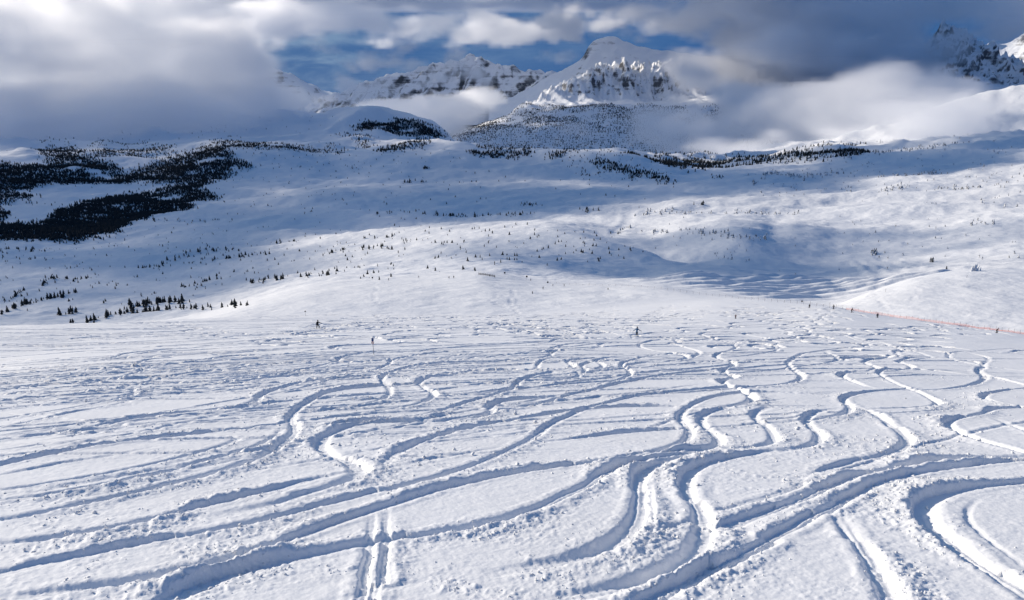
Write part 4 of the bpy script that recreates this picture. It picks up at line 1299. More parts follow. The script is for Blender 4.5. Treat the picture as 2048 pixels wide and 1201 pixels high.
# ------------------------------------------------------------------ lumps of broken snow on the near slope
def build_clumps(n=11000):
    rs = np.random.default_rng(17)
    vis = (np.abs(S_AZ)[None, :] < .68) & (S_RR[:, None] > 14)
    w = np.clip(S_C - .22, 0, 1) ** 1.3 * vis
    w = w.ravel() / w.sum()
    pick = rs.choice(len(w), n, p=w)
    P = np.stack([S_X.ravel()[pick], S_Y.ravel()[pick], S_Z.ravel()[pick]], 1)
    r = np.hypot(P[:, 0], P[:, 1])
    size = np.clip(rs.lognormal(-3.75, .5, n), .010, .085) * np.clip(r / 28, .75, 1.5)
    octa = np.array([(1, 0, 0), (0, 1, 0), (-1, 0, 0), (0, -1, 0), (0, 0, 1), (0, 0, -1)], float)
    fo = np.array([(0, 1, 4), (1, 2, 4), (2, 3, 4), (3, 0, 4), (1, 0, 5), (2, 1, 5), (3, 2, 5), (0, 3, 5)])
    V = octa[None] * size[:, None, None] * rs.uniform(.6, 1.35, (n, 6, 1))
    V = V + rs.normal(0, .28, (n, 6, 3)) * size[:, None, None]
    a = rs.uniform(0, 6.28, n)
    c, s = np.cos(a)[:, None], np.sin(a)[:, None]
    V = np.stack([V[..., 0] * c - V[..., 1] * s, V[..., 0] * s + V[..., 1] * c, V[..., 2] * .8], -1)
    V = V + (P + np.array([0, 0, 1]) * (size * .35)[:, None])[:, None, :]
    Fc = fo[None] + (np.arange(n) * 6)[:, None, None]
    o = add('snow_clumps', tri_mesh('snow_clumps', V.reshape(-1, 3), Fc.reshape(-1, 3)), M_CLUMP)
    o['kind'] = 'stuff'


def tri_mesh(name, V, T):
    me = bpy.data.meshes.new(name)
    me.vertices.add(len(V)); me.vertices.foreach_set('co', np.ascontiguousarray(V, np.float32).reshape(-1))
    me.loops.add(len(T) * 3); me.loops.foreach_set('vertex_index', np.ascontiguousarray(T, np.int32).reshape(-1))
    me.polygons.add(len(T)); me.polygons.foreach_set('loop_start', np.arange(0, len(T) * 3, 3, dtype=np.int32))
    me.update(); me.validate()
    return me


build_clumps()


# ------------------------------------------------------------------ trees
def conifer(seed, tiers=6, sides=7):
    """irregular spire: whorls of drooping boughs with gaps between them; unit height"""
    rs = random.Random(seed)
    V, Fs = [], []
    lean = (rs.uniform(-.05, .05), rs.uniform(-.05, .05))
    for t in range(tiers):
        z0 = .10 + .80 * t / tiers
        rad = (.235 * (1 - t / tiers) ** .85 + .03) * rs.uniform(.8, 1.2)
        top = z0 + 1.25 / tiers + .05
        k = len(V)
        V.append(Vector((lean[0] * top, lean[1] * top, min(top, 1.0))))
        n = sides
        off = rs.uniform(0, 1)
        for i in range(n):
            a = 2 * math.pi * (i + off + rs.uniform(-.25, .25)) / n
            rr = rad * rs.uniform(.45, 1.25)
            V.append(Vector((math.cos(a) * rr + lean[0] * z0, math.sin(a) * rr + lean[1] * z0, z0 + rs.uniform(-.05, .03))))
        V.append(Vector((lean[0] * z0, lean[1] * z0, z0 + .05)))
        for i in range(n):
            j = (i + 1) % n
            Fs.append((k, k + 1 + i, k + 1 + j))
            Fs.append((k + n + 1, k + 1 + j, k + 1 + i))
    return V, Fs


def trunk_mesh():
    V, Fs = [], []
    tube(V, Fs, (0, 0, -.12), (0, 0, .55), .028, .014, 6)
    return V, Fs


CROWNS = [mesh_from('crown', *conifer(s), M_NEEDLE) for s in range(6)]
CROWNS_F = [mesh_from('crown', *conifer(s), M_FROST) for s in range(6, 11)]
TRUNK = mesh_from('trunk', *trunk_mesh(), M_BARK)

# rows and clumps of trees: line in the photograph's pixels, spread, number, height range in m, snowy?, words
ROWS = [
    ([(0, 503), (55, 501), (95, 502)], 3, 30, (3.5, 7), 0, ('dark conifer', 'in the loose row under the long forest')),
    ([(0, 520), (40, 519), (75, 520)], 3, 10, (3, 6), 0, ('small dark conifer', 'on bare snow under the row at the left edge')),
    ([(270, 534), (332, 526), (385, 510), (465, 501)], 4, 64, (4, 7.5), 0, ('dark conifer', 'in the long row across the shaded valley side')),
    ([(402, 522), (470, 517), (552, 509)], 4, 44, (4, 7.5), 0, ('dark conifer', 'in the row just below the long slanting row')),
    ([(538, 484), (594, 480)], 3, 16, (4, 7), 0, ('dark conifer', 'in the small row above the slanting rows')),
    ([(290, 445), (380, 445), (468, 443)], 4, 45, (4, 7), 0, ('dark conifer', 'in the sparse row under the long forest')),
    ([(73, 577), (105, 562), (140, 556)], 3, 38, (3.5, 6.5), 0, ('dark conifer', 'in the clump curving up the lower left')),
    ([(140, 562), (170, 556), (203, 548)], 3, 20, (3.5, 6), 0, ('dark conifer', 'at the thin upper end of the curving clump')),
    ([(3, 606), (28, 596), (52, 585)], 2.5, 24, (3.5, 6), 0, ('dark conifer', 'in the small clump above the big one')),
    ([(3, 632), (45, 612), (80, 604), (119, 597), (150, 590)], 4, 80, (4.5, 8), 0, ('dark conifer', 'in the big clump at lower left')),
    ([(120, 628), (135, 626), (158, 620)], 3, 12, (5, 8.5), 0, ('large dark conifer', 'between the two lowest clumps')),
    ([(245, 625), (297, 612), (335, 607), (371, 604)], 4, 84, (5, 8.5), 0, ('dark conifer', 'in the thick clump above the lip')),
    ([(175, 646), (217, 636), (266, 629), (330, 623)], 3.5, 70, (4.5, 8), 0, ('dark conifer', 'in the lowest row along the lip')),
    ([(330, 622), (420, 617), (497, 611)], 3, 40, (3.5, 7), 0, ('dark conifer', 'in the row meeting the sunlit mound')),
    ([(112, 651), (164, 647)], 2, 16, (3.5, 6.5), 0, ('dark conifer', 'hidden to its foot behind the lip')),
    ([(360, 575), (395, 569), (434, 557)], 4, 26, (4, 7), 0, ('dark conifer', 'in the small clump on the open left valley side')),
    ([(503, 570), (545, 564), (577, 560)], 3, 30, (3.5, 6.5), 0, ('dark conifer', 'on the left shoulder of the sunlit mound')),
    ([(600, 556), (640, 552), (668, 550)], 3, 18, (4, 7.5), 0, ('dark conifer', 'on the mound left of the black board')),
    ([(647, 508), (700, 505)], 4, 16, (4, 7), 0, ('dark conifer', 'in loose rows where shade meets sun')),
    ([(725, 501), (760, 500), (795, 498)], 4, 18, (4, 7), 0, ('dark conifer', 'on sunlit snow beside the central hill')),
    ([(715, 478), (760, 474), (806, 471)], 3, 18, (4, 7), 0, ('dark conifer', 'in the thin row at the left foot of the central hill')),
    ([(750, 437), (800, 430), (848, 424)], 4, 20, (5, 8), 0, ('dark conifer', 'at the thin left end of the row along the central hill crest')),
    ([(848, 434), (920, 432), (988, 431)], 2.5, 64, (5, 8), 0, ('dark conifer', 'in the dense row along the central hill crest')),
    ([(995, 434), (1068, 431)], 3, 28, (5, 8), 0, ('dark conifer', 'at the right end of the row along the central hill crest')),
    ([(1042, 412), (1080, 411)], 2, 26, (5, 8), 0, ('dark conifer', 'in the tight little grove above the crest row')),
    ([(1161, 423), (1197, 422)], 2, 24, (5, 8), 0, ('dark conifer', 'in the small grove left of the gully')),
    ([(1262, 437), (1275, 430), (1302, 422), (1340, 421)], 3, 50, (5, 9), 1, ('snowy conifer', 'in the dense grove at the head of the gully')),
    ([(1340, 421), (1420, 422), (1510, 424), (1596, 429)], 4, 84, (5, 9), 1, ('snowy conifer', 'in the long row right of the gully')),
    ([(1236, 466), (1260, 457)], 3, 20, (5, 8), 1, ('snowy conifer', 'on the bank at the bend of the gully')),
    ([(1260, 465), (1320, 465), (1380, 466)], 4, 32, (4, 7), 1, ('snowy conifer', 'in the row on the sunlit bank right of the gully')),
    ([(1385, 467), (1446, 472), (1538, 483)], 5, 56, (4, 7), 1, ('snowy conifer', 'around the knoll with the looping snow road')),
    ([(1735, 506), (1768, 501)], 3, 7, (4, 7), 0, ('lone dark conifer', 'above the little grove by the drift ridges')),
    ([(1739, 513), (1750, 512), (1760, 517)], 3, 15, (4, 7), 1, ('snowy conifer', 'in the little grove by the drift ridges')),
    ([(1857, 525), (1874, 528)], 2, 8, (4.5, 7), 1, ('snowy conifer', 'behind the right mound near the short drift ridges')),
    ([(1890, 539), (1897, 538)], 1, 3, (3, 5), 1, ('small snowy conifer', 'just behind the crest of the right mound')),
    ([(1940, 448), (1965, 446), (1987, 448)], 4, 16, (6, 9), 1, ('big frosted conifer', 'in the grove by the right snow road')),
    ([(1850, 414), (1873, 410)], 3, 10, (5, 8), 1, ('snowy conifer', 'in the small group above the rolling knolls')),
    ([(1757, 389), (1785, 385), (1812, 381)], 3, 36, (6, 9), 1, ('snowy conifer', 'in the dark row above the smooth right slope')),
    ([(1871, 377), (1963, 373)], 4, 36, (5, 9), 1, ('snowy conifer', 'in the row near the snow road at the right')),
    ([(1501, 373), (1549, 350), (1596, 358)], 4, 80, (7, 11), 1, ('snowy conifer', 'in the grove before the misty valley forest')),
    ([(1596, 359), (1644, 352), (1692, 341)], 5, 50, (7, 11), 1, ('snowy conifer', 'trailing right from the grove before the misty forest')),
    ([(1761, 358), (1820, 351), (1882, 348)], 4, 64, (6, 10), 1, ('frosted conifer', 'in the pale row on the right slope')),
    ([(1424, 357), (1446, 357)], 2, 16, (6, 9), 0, ('dark conifer', 'on the flat snow below the lake')),
    ([(1388, 410), (1413, 408)], 2, 14, (5, 8), 0, ('dark conifer', 'beside the little snowy knoll right of centre')),
    ([(806, 365), (830, 362), (855, 364)], 2, 28, (6, 10), 0, ('dark conifer', 'in the lone island of trees on the back plain')),
    ([(843, 338), (862, 337)], 2, 13, (6, 10), 0, ('dark conifer', 'in the tiny group above the lone island of trees')),
]
# woods: corner points, number, height range, snowy?
WOODS = [
    ('forest', [(87, 291), (150, 293), (175, 317), (190, 326), (224, 330), (245, 350), (335, 319), (405, 295), (465, 284), (447, 305), (472, 326), (507, 337), (472, 344), (413, 372), (332, 368), (241, 368), (70, 372), (56, 382), (-220, 379), (-220, 335), (35, 330), (115, 324), (70, 308)], 17000, (5, 9.5), 0),
    ('forest', [(182, 296), (240, 288), (290, 282), (290, 290), (230, 297), (190, 303)], 320, (5, 8), 0),
    ('forest', [(180, 310), (280, 304), (352, 300), (352, 305), (280, 314), (190, 318)], 700, (5, 9), 0),
    ('forest', [(465, 284), (560, 293), (692, 304), (690, 308), (560, 302), (455, 300)], 800, (5, 9), 0),
    ('forest', [(84, 450), (115, 431), (168, 407), (245, 389), (336, 377), (413, 370), (395, 382), (437, 395), (378, 400), (385, 416), (308, 428), (255, 449), (227, 473), (119, 480), (-220, 477), (-220, 466)], 14000, (5, 9.5), 0),
    ('forest', [(-220, 382), (40, 384), (77, 393), (70, 403), (28, 396), (21, 410), (-220, 409)], 2200, (5, 8), 0),
    ('forest', [(-220, 419), (18, 428), (14, 437), (-220, 440)], 1500, (6, 10), 0),
    ('forest', [(708, 257), (740, 246), (800, 246), (870, 261), (893, 276), (840, 273), (760, 268)], 2200, (8, 13), 0),
    ('forest', [(753, 306), (827, 286), (858, 281), (860, 290), (800, 302), (760, 311)], 420, (7, 11), 0),
    ('forest', [(945, 300), (1030, 307), (1068, 301), (1060, 310), (1000, 318), (940, 309)], 480, (7, 11), 0),
    ('forest', [(680, 266), (725, 280), (752, 295), (740, 300), (690, 276)], 100, (8, 12), 0),
    ('forest', [(640, 268), (700, 270), (760, 282), (730, 292), (650, 276)], 70, (7, 11), 0),
    ('forest', [(1092, 316), (1138, 303), (1145, 307), (1100, 322)], 80, (7, 11), 0),
    ('forest', [(1197, 321), (1260, 338), (1344, 364), (1330, 368), (1250, 348), (1190, 329)], 420, (6, 10), 0),
    ('forest', [(1340, 314), (1450, 317), (1560, 315), (1670, 301), (1743, 299), (1721, 311), (1596, 318), (1516, 326), (1398, 340), (1340, 337), (1290, 318)], 2600, (9, 14), 0),
    ('forest', [(1240, 306), (1300, 303), (1350, 314), (1330, 322)], 160, (9, 13), 0),
    ('frosted_forest', [(1335, 308), (1345, 300), (1420, 290), (1500, 282), (1540, 290), (1480, 306), (1400, 307)], 1100, (12, 18), 1),
    ('frosted_forest', [(1500, 318), (1640, 296), (1800, 285), (1960, 280), (1900, 296), (1700, 318), (1560, 328)], 330, (7, 12), 1),
    # scattered singles
    ('scattered_conifers', [(-220, 480), (400, 455), (700, 430), (720, 540), (420, 600), (-220, 645)], 680, (2, 5), 0),
    ('scattered_conifers', [(700, 435), (1000, 440), (1240, 470), (1300, 520), (1100, 530), (720, 560)], 330, (2, 5.5), 0),
    ('scattered_conifers', [(1070, 300), (1230, 297), (1345, 350), (1330, 372), (1150, 350)], 330, (4, 8), 0),
    ('scattered_conifers', [(430, 300), (700, 306), (900, 295), (1000, 320), (700, 340), (480, 345)], 200, (3, 7), 0),
    ('scattered_conifers', [(-220, 240), (420, 226), (680, 240), (690, 300), (400, 285), (-220, 320)], 330, (5, 9), 0),
    ('scattered_conifers', [(1500, 335), (1800, 300), (2048, 287), (2048, 420), (1850, 390), (1500, 400)], 420, (3, 8), 1),
    ('scattered_conifers', [(1260, 420), (1600, 432), (2048, 420), (2048, 520), (1600, 560), (1300, 500)], 160, (2, 5), 1),
    ('scattered_conifers', [(700, 340), (1340, 360), (1330, 420), (700, 425)], 90, (3, 7), 0),
    ('scattered_conifers', [(420, 345), (700, 340), (720, 430), (430, 440)], 130, (2.5, 6), 0),
    ('scattered_conifers', [(-220, 400), (60, 405), (250, 395), (100, 440), (-220, 460)], 60, (4, 8), 0),
    ('scattered_conifers', [(900, 240), (1000, 255), (1270, 300), (1250, 312), (1000, 312), (910, 285)], 0, (8, 14), 1),
]


def inside(poly, x, y):
    c = np.zeros(x.shape, bool)
    n = len(poly)
    for i in range(n):
        x0, y0 = poly[i]; x1, y1 = poly[(i + 1) % n]
        if y0 == y1:
            continue
        m = ((y0 > y) != (y1 > y)) & (x < (x1 - x0) * (y - y0) / (y1 - y0) + x0)
        c ^= m
    return c


def nth(i):
    return str(i) + ('th' if 10 <= i % 100 <= 20 else {1: 'st', 2: 'nd', 3: 'rd'}.get(i % 10, 'th'))


def plant():
    rs = np.random.default_rng(23)
    cand = []                                         # (pixel height, x, y, z, tree height, snowy, row number)
    for k, (line, spr, n, hr, fr, words_) in enumerate(ROWS):
        p = np.array(line, float)
        d = np.concatenate([[0], np.cumsum(np.hypot(*np.diff(p, axis=0).T))])
        s = rs.uniform(0, d[-1], n)
        # trees stand in bunches along the row
        s = np.clip(s + 5 * np.sin(s / 4.1 + k), 0, d[-1])
        u = np.interp(s, d, p[:, 0]) + rs.normal(0, 1.2, n); v = np.interp(s, d, p[:, 1]) + rs.normal(0, spr * .5, n)
        x, y, r = hit_base(u, v)
        h = rs.uniform(hr[0], hr[1], n) * rs.choice([.45, .6, .8, .95, 1.1], n)
        for i in range(n):
            if np.isfinite(r[i]) and r[i] > 330:
                cand.append([h[i] / r[i] * F, x[i], y[i], h[i], fr, k])
    by = {}
    for c in cand:
        by.setdefault(c[5], []).append(c)
    one, rest = [], []
    for k in sorted(by, key=lambda q: -float(np.mean([c[0] for c in by[q]]))):
        (one if len(one) + len(by[k]) <= 300 else rest).extend(by[k])
    order = {}
    for k in {c[5] for c in one}:
        row = sorted((c for c in one if c[5] == k), key=lambda c: c[1] / c[2])
        for i, c in enumerate(row):
            order[id(c)] = (i, len(row))
    z = height(np.array([c[1] for c in one]), np.array([c[2] for c in one]))
    for c, zz in zip(one, z):
        px, x, y, h, fr, k = c
        root = empty('conifer_tree', (x, y, zz - .15), random.uniform(0, 6.28))
        w = h * random.uniform(.85, 1.35)
        root.scale = (w, w, h)
        i, n = order[id(c)]
        kind, where = ROWS[k][5]
        pos = ('leftmost ' + kind if i == 0 else 'rightmost ' + kind if i == n - 1 else '%s %s from the left' % (nth(i + 1), kind))
        tag(root, pos + ' ' + where, 'tree', kind + 's ' + where)
        add('crown', random.choice(CROWNS_F if fr else CROWNS), None, root)
        add('trunk', TRUNK, None, root)
    many = {}
    for c in rest:
        many.setdefault(('conifer_rows', c[4]), []).append((c[1], c[2], c[3]))
    for name, poly, n, hr, fr in WOODS:
        if n == 0:
            continue
        P = np.array(poly, float)
        lo, hi = P.min(0), P.max(0)
        u = rs.uniform(lo[0], hi[0], n * 6); v = rs.uniform(lo[1], hi[1], n * 6)
        m = inside(poly, u, v)
        u, v = u[m][:n], v[m][:n]
        u = u + rs.normal(0, 7, len(u)); v = v + rs.normal(0, 2.6, len(u))
        x, y, r = hit_base(u, v)
        ok = np.isfinite(r) & (r > 560)
        x, y = x[ok], y[ok]
        if name == 'scattered_conifers':
            keep = perlin2(x / 70, y / 50, 61) + .6 * perlin2(x / 22, y / 22, 62) > -.12
            x, y = x[keep], y[keep]
        else:
            keep = fbm2(x / 130, y / 90, 4, .55, 63) > -.42 + rs.uniform(-.25, .25, len(x))
            x, y = x[keep], y[keep]
        h = rs.uniform(hr[0], hr[1], len(x))
        many.setdefault((name, fr), []).extend(zip(x, y, h))
    for (name, fr), pts in many.items():
        pts = np.array(pts)
        z = height(pts[:, 0], pts[:, 1])
        forest_mesh(name, pts[:, 0], pts[:, 1], z, pts[:, 2], M_FROST if fr else M_NEEDLE, rs)


def forest_mesh(name, x, y, z, h, mat, rs):
    """many far trees as one piece: each two ragged whorls and a spire"""
    n = len(x)
    sides = 4
    V = []; T = []
    base = 0
    rad = h * rs.uniform(.22, .36, n)
    for (z0, z1, k) in ((.06, .62, 1.0), (.38, 1.0, .66)):
        a0 = rs.uniform(0, 6.28, n)
        ring = []
        for i in range(sides):
            a = a0 + 2 * np.pi * (i + rs.uniform(-.3, .3, n)) / sides
            q = rad * k * rs.uniform(.6, 1.3, n)
            ring.append(np.stack([x + np.cos(a) * q, y + np.sin(a) * q, z + h * (z0 + rs.uniform(-.05, .05, n))], 1))
        tip = np.stack([x + rs.normal(0, .02, n) * h, y, z + h * z1], 1)
        blk = np.stack(ring + [tip], 1)                # (n, sides+1, 3)
        V.append(blk.reshape(-1, 3))
        f = np.array([(i, (i + 1) % sides, sides) for i in range(sides)])
        T.append((f[None] + (np.arange(n) * (sides + 1))[:, None, None] + base).reshape(-1, 3))
        base += n * (sides + 1)
    o = add(name, tri_mesh(name, np.concatenate(V), np.concatenate(T)), mat)
    o['kind'] = 'stuff'
    return o


plant()


# ------------------------------------------------------------------ woods on the massif's foot
def massif_woods():
    ob = bpy.data.objects['massif']
    n = len(ob.data.vertices)
    co = np.empty(n * 3, np.float32); ob.data.vertices.foreach_get('co', co)
    co = co.reshape(-1, 3)
    rs = np.random.default_rng(31)
    r = np.hypot(co[:, 0], co[:, 1])
    u = CX + F * co[:, 0] / np.maximum(co[:, 1] * CP - co[:, 2] * SP, 1)
    nz = fbm2(co[:, 0] / 260, co[:, 1] / 260, 3, .5, 66)
    w = ((r > 5050) & (r < 6250)).astype(float) * sstep(-.45, .15, nz + .3 * (6100 - r) / 500) * (u < 1560)
    w = w / w.sum()
    pick = rs.choice(n, 12000, p=w)
    x = co[pick, 0] + rs.uniform(-11, 11, len(pick)); y = co[pick, 1] + rs.uniform(-4, 4, len(pick))
    forest_mesh('mountain_forest', x, y, co[pick, 2] - 1.5, rs.uniform(7, 12.5, len(pick)), M_MOUNT, rs)


massif_woods()


# ------------------------------------------------------------------ rime-covered trees on the right mound
def rime_tree(u, v, hpx, bend, label):
    x, y, z, r = ground(u, v)
    h = hpx / F * r * 1.3
    V, Fs = [], []
    rs = random.Random(int(u * 7))
    pts = []
    n = 7
    for i in range(n):
        t = i / (n - 1)
        pts.append(Vector((bend * t * t * h, 0, h * (t - abs(bend) * .2 * t * t))))
    for i in range(n):
        rad = h * (.13 * (1 - (i / (n - 1)) ** 1.6) + .035) * rs.uniform(.85, 1.2)
        for k in range(8):
            a = 2 * math.pi * k / 8
            V.append(pts[i] + Vector((math.cos(a), math.sin(a), rs.uniform(-.3, .1))) * rad * rs.uniform(.75, 1.3))
    for i in range(n - 1):
        for k in range(8):
            j = (k + 1) % 8
            Fs.append((i * 8 + k, i * 8 + j, i * 8 + 8 + j, i * 8 + 8 + k))
    Fs.append(tuple((n - 1) * 8 + k for k in range(8)))
    root = empty('rime_tree', (x, y, z - .1), rs.uniform(0, .6))
    tag(root, label, 'tree', 'rime-covered trees on the right mound')
    add('crown', mesh_from('crown', V, Fs, M_RIME, True), None, root)
    V, Fs = [], []
    tube(V, Fs, (0, 0, -.3), (0, 0, h * .3), h * .05, h * .04, 6)
    add('trunk', mesh_from('trunk', V, Fs, M_BARK), None, root)
    # drooping boughs
    V, Fs = [], []
    for k in range(9):
        t = .25 + .6 * k / 9
        p = Vector((bend * t * t * h, 0, h * t))
        a = k * 2.4
        tube(V, Fs, p, p + Vector((math.cos(a), math.sin(a), -.35)) * h * .22 * (1.1 - t), h * .045, h * .02, 5)
    add('bough', mesh_from('bough', V, Fs, M_RIME, True), None, root)['kind'] = 'stuff'


for a in ((1943, 542.8, 8, .15, 'low rime-covered tree at the left end of the white grove on the right mound'),
          (1944.5, 542.2, 9, .12, 'second white bent tree of the grove on the right mound'),
          (1947, 541.8, 10, .15, 'third white bent tree of the grove, beside the tallest'),
          (1950.5, 541.8, 11, .2, 'tallest white bent tree of the grove on the right mound'),
          (1954.5, 541.6, 8, .3, 'stout white tree leaning right, right of the tallest one'),
          (1960.5, 541.6, 5, .1, 'little white tree standing apart at the right end of the grove')):
    rime_tree(*a)


# ------------------------------------------------------------------ marker poles and signs
def facing(x, y):
    """turn about z that points a thing's -Y side to the camera"""
    return -math.atan2(x, y)


def slope_marker():
    x, y, z, r = ground(748, 711)
    h = 36 / F * r * 1.03
    root = empty('slope_marker', (x, y, z), facing(x, y))
    tag(root, 'tall thin slope marker pole with a blue board above a round red-ringed sign', 'marker pole')
    lean = -.045 * h
    V, Fs = [], []
    tube(V, Fs, (0, 0, -.4), (lean, 0, h), .035, .03, 8)
    add('pole', mesh_from('pole', V, Fs, M_STEEL), None, root)
    V, Fs = [], []
    box(V, Fs, (lean + .02, -.05, h - .24), (.27, .03, .46))
    add('board', mesh_from('board', V, Fs, M_SIGNBLUE), None, root)
    V, Fs = [], []
    box(V, Fs, (lean - .14, -.052, h - .24), (.05, .034, .46))
    add('board_edge', mesh_from('board_edge', V, Fs, M_WHITE), None, root)
    c = Vector((lean * .93, -.06, h - .66))
    V, Fs = [], []
    tube(V, Fs, c + Vector((0, .015, 0)), c - Vector((0, .015, 0)), .15, .15, 20)
    disc = add('round_sign', mesh_from('round_sign', V, Fs, M_WHITE), None, root)
    V, Fs = [], []
    n = 24
    for yy, k in ((.012, 0), (-.024, 0)):
        for rad in (.175, .125):
            for i in range(n):
                a = 2 * math.pi * i / n
                V.append(c + Vector((math.cos(a) * rad, yy, math.sin(a) * rad)))
    for i in range(n):
        j = (i + 1) % n
        Fs += [(i, j, n + j, n + i), (2 * n + j, 2 * n + i, 3 * n + i, 3 * n + j), (j, i, 2 * n + i, 2 * n + j), (n + i, n + j, 3 * n + j, 3 * n + i)]
    add('ring', mesh_from('ring', V, Fs, M_SIGNRED), None, disc)
    V, Fs = [], []
    box(V, Fs, c + Vector((0, -.02, 0)), (.26, .012, .05), Matrix.Rotation(math.radians(45), 3, 'Y'))
    add('bar', mesh_from('bar', V, Fs, M_SIGNRED), None, disc)


slope_marker()


def disc_sign(u, v, hpx, dpx, label, tilt=0.0):
    x, y, z, r = ground(u, v)
    h = hpx / F * r; d = dpx / F * r
    root = empty('disc_sign', (x, y, z), facing(x, y))
    tag(root, label, 'sign', 'black boards on poles along the slope')
    V, Fs = [], []
    tube(V, Fs, (0, 0, -.4), (0, 0, h - d * .2), .045, .04, 6)
    add('pole', mesh_from('pole', V, Fs, M_STEEL), None, root)
    V, Fs = [], []
    n = 12
    q = Matrix.Rotation(tilt, 3, 'Y')
    for yy in (-.06, -.10):
        for i in range(n):
            a = 2 * math.pi * (i + .5) / n
            s = (abs(math.cos(a)) ** 4 + abs(math.sin(a)) ** 4) ** -.25       # a board with well rounded corners
            V.append(q @ Vector((math.cos(a) * d * .5 * s, yy, math.sin(a) * d * .5 * s)) + Vector((0, 0, h - d * .5)))
    for i in range(n):
        j = (i + 1) % n
        Fs.append((i, j, n + j, n + i))
    Fs.append(tuple(range(n))); Fs.append(tuple(reversed(range(n, 2 * n))))
    add('board', mesh_from('board', V, Fs, M_SIGNBLACK), None, root)


disc_sign(611, 632.5, 11, 2.7, 'small black board on a thin pole on the lip above the skier in black')
disc_sign(745, 560.5, 6.5, 3.2, 'black board on a pole on the left crest of the sunlit mound')
disc_sign(1009.5, 552.5, 8, 3.4, 'tilted black board on a pole right of the wooden snow fence', .5)
disc_sign(1053.5, 560.5, 9, 3.6, 'tilted black board on the falling crest, left of the rope fence', .5)
disc_sign(1095.5, 568.5, 5.5, 3.4, 'tilted black board at the start of the rope fence', .5)
disc_sign(1603.5, 608.5, 7, 3.0, 'black board on a pole at the rope fence above the leftmost walking skier')


# ------------------------------------------------------------------ fences
def along(pix, n):
    p = np.array(pix, float)
    d = np.concatenate([[0], np.cumsum(np.hypot(*np.diff(p, axis=0).T))])
    s = np.linspace(0, d[-1], n)
    u = np.interp(s, d, p[:, 0]); v = np.interp(s, d, p[:, 1])
    x, y, r = hit_base(u, v)
    z = height(x, y)
    return [Vector((float(a), float(b), float(c))) for a, b, c in zip(x, y, z)]


def rope_fence():
    P = along([(1100, 568), (1200, 573), (1290, 575.5), (1400, 590), (1500, 600.5), (1620, 610.5), (1685, 619)], 46)
    root = empty('rope_fence', P[0])
    tag(root, 'long thin rope fence on slim posts along the far edge of the tracked slope', 'fence')
    rs = random.Random(3)
    V, Fs = [], []
    tube(V, Fs, (0, 0, -.5), (0, 0, 1.0), .05, .045, 5)
    pm = mesh_from('post', V, Fs, M_WOOD)
    tops = []
    for p in P:
        o = add('post', pm, None, root)
        o.location = p - P[0]
        h = rs.uniform(1.3, 2.1)
        o.scale = (1, 1, h)
        o.rotation_euler = (rs.uniform(-.07, .07), rs.uniform(-.09, .09), 0)
        tops.append(p - P[0] + Vector((0, 0, h * .8)))
    for lev in (0, .55):
        V, Fs = [], []
        for a, b in zip(tops, tops[1:]):
            m = (a + b) / 2 - Vector((0, 0, .12 + lev))
            tube(V, Fs, a - Vector((0, 0, lev)), m, .014, .014, 4)
            tube(V, Fs, m, b - Vector((0, 0, lev)), .014, .014, 4)
        add('rope', mesh_from('rope', V, Fs, M_WOOD), None, root)


rope_fence()


def snow_fence():
    P = along([(957, 549.5), (972, 551.5), (989, 554.5)], 15)
    root = empty('snow_fence', P[0])
    tag(root, 'short dark wooden snow fence on the crest of the sunlit mound', 'fence')
    V, Fs = [], []
    box(V, Fs, (0, 0, .75), (.12, .10, 2.3))
    pm = mesh_from('post', V, Fs, M_WOOD)
    for i, p in enumerate(P):
        if i % 2 == 0:
            add('post', pm, None, root).location = p - P[0]
    for k in range(5):
        for a, b in zip(P[::2], P[2::2]):
            V, Fs = [], []
            d = b - a
            c = (a + b) / 2 - P[0]
            rot = d.to_track_quat('X', 'Z').to_matrix()
            box(V, Fs, (0, 0, 0), (d.length * 1.02, .03, .16), rot)
            o = add('slat', mesh_from('slat', V, Fs, M_WOOD), None, root)
            o.location = c + Vector((0, -.07, .22 + .30 * k))


snow_fence()


def safety_net():
    pix = [(1692, 620), (1712, 623), (1760, 631), (1800, 637), (1850, 643.2), (1900, 649.5), (1950, 656), (2000, 663), (2052, 670)]
    P = along(pix, 61)
    root = empty('safety_net', P[0])
    tag(root, 'long orange safety net strung on posts along the right edge of the slope', 'safety net')
    rs = random.Random(9)
    V, Fs = [], []
    tube(V, Fs, (0, 0, -.4), (0, 0, 1.35), .03, .028, 6)
    pm = mesh_from('post', V, Fs, M_WOOD)
    for i, p in enumerate(P):
        if i % 2 == 0:
            o = add('post', pm, None, root)
            o.location = p - P[0]
            o.rotation_euler = (rs.uniform(-.08, .08), rs.uniform(-.1, .1), 0)
    for i, (a, b) in enumerate(zip(P, P[1:])):
        V, Fs = [], []
        a = a - P[0]; b = b - P[0]
        hgt = .72 + .2 * math.sin(i * .7) * rs.uniform(.3, 1)
        if 8 < i < 24:
            hgt += .15
        if i > 40:
            hgt *= rs.uniform(.55, .95)
        n = 7
        d = (b - a)
        for k in range(6):                          # level strands, sagging
            for j in range(n):
                t0, t1 = j / n, (j + 1) / n
                f = lambda t: a + d * t + Vector((0, 0, .06 + hgt * (k / 5) * (1 - .12 * math.sin(math.pi * t))))
                tube(V, Fs, f(t0), f(t1), .013, .013, 3)
        for j in range(n + 1):                      # upright strands
            t = j / n
            q = a + d * t
            tube(V, Fs, q + Vector((0, 0, .05)), q + Vector((0, 0, .06 + hgt * (1 - .12 * math.sin(math.pi * t)))), .013, .013, 3)
        add('net_panel', mesh_from('net_panel', V, Fs, M_NET), None, root)


safety_net()


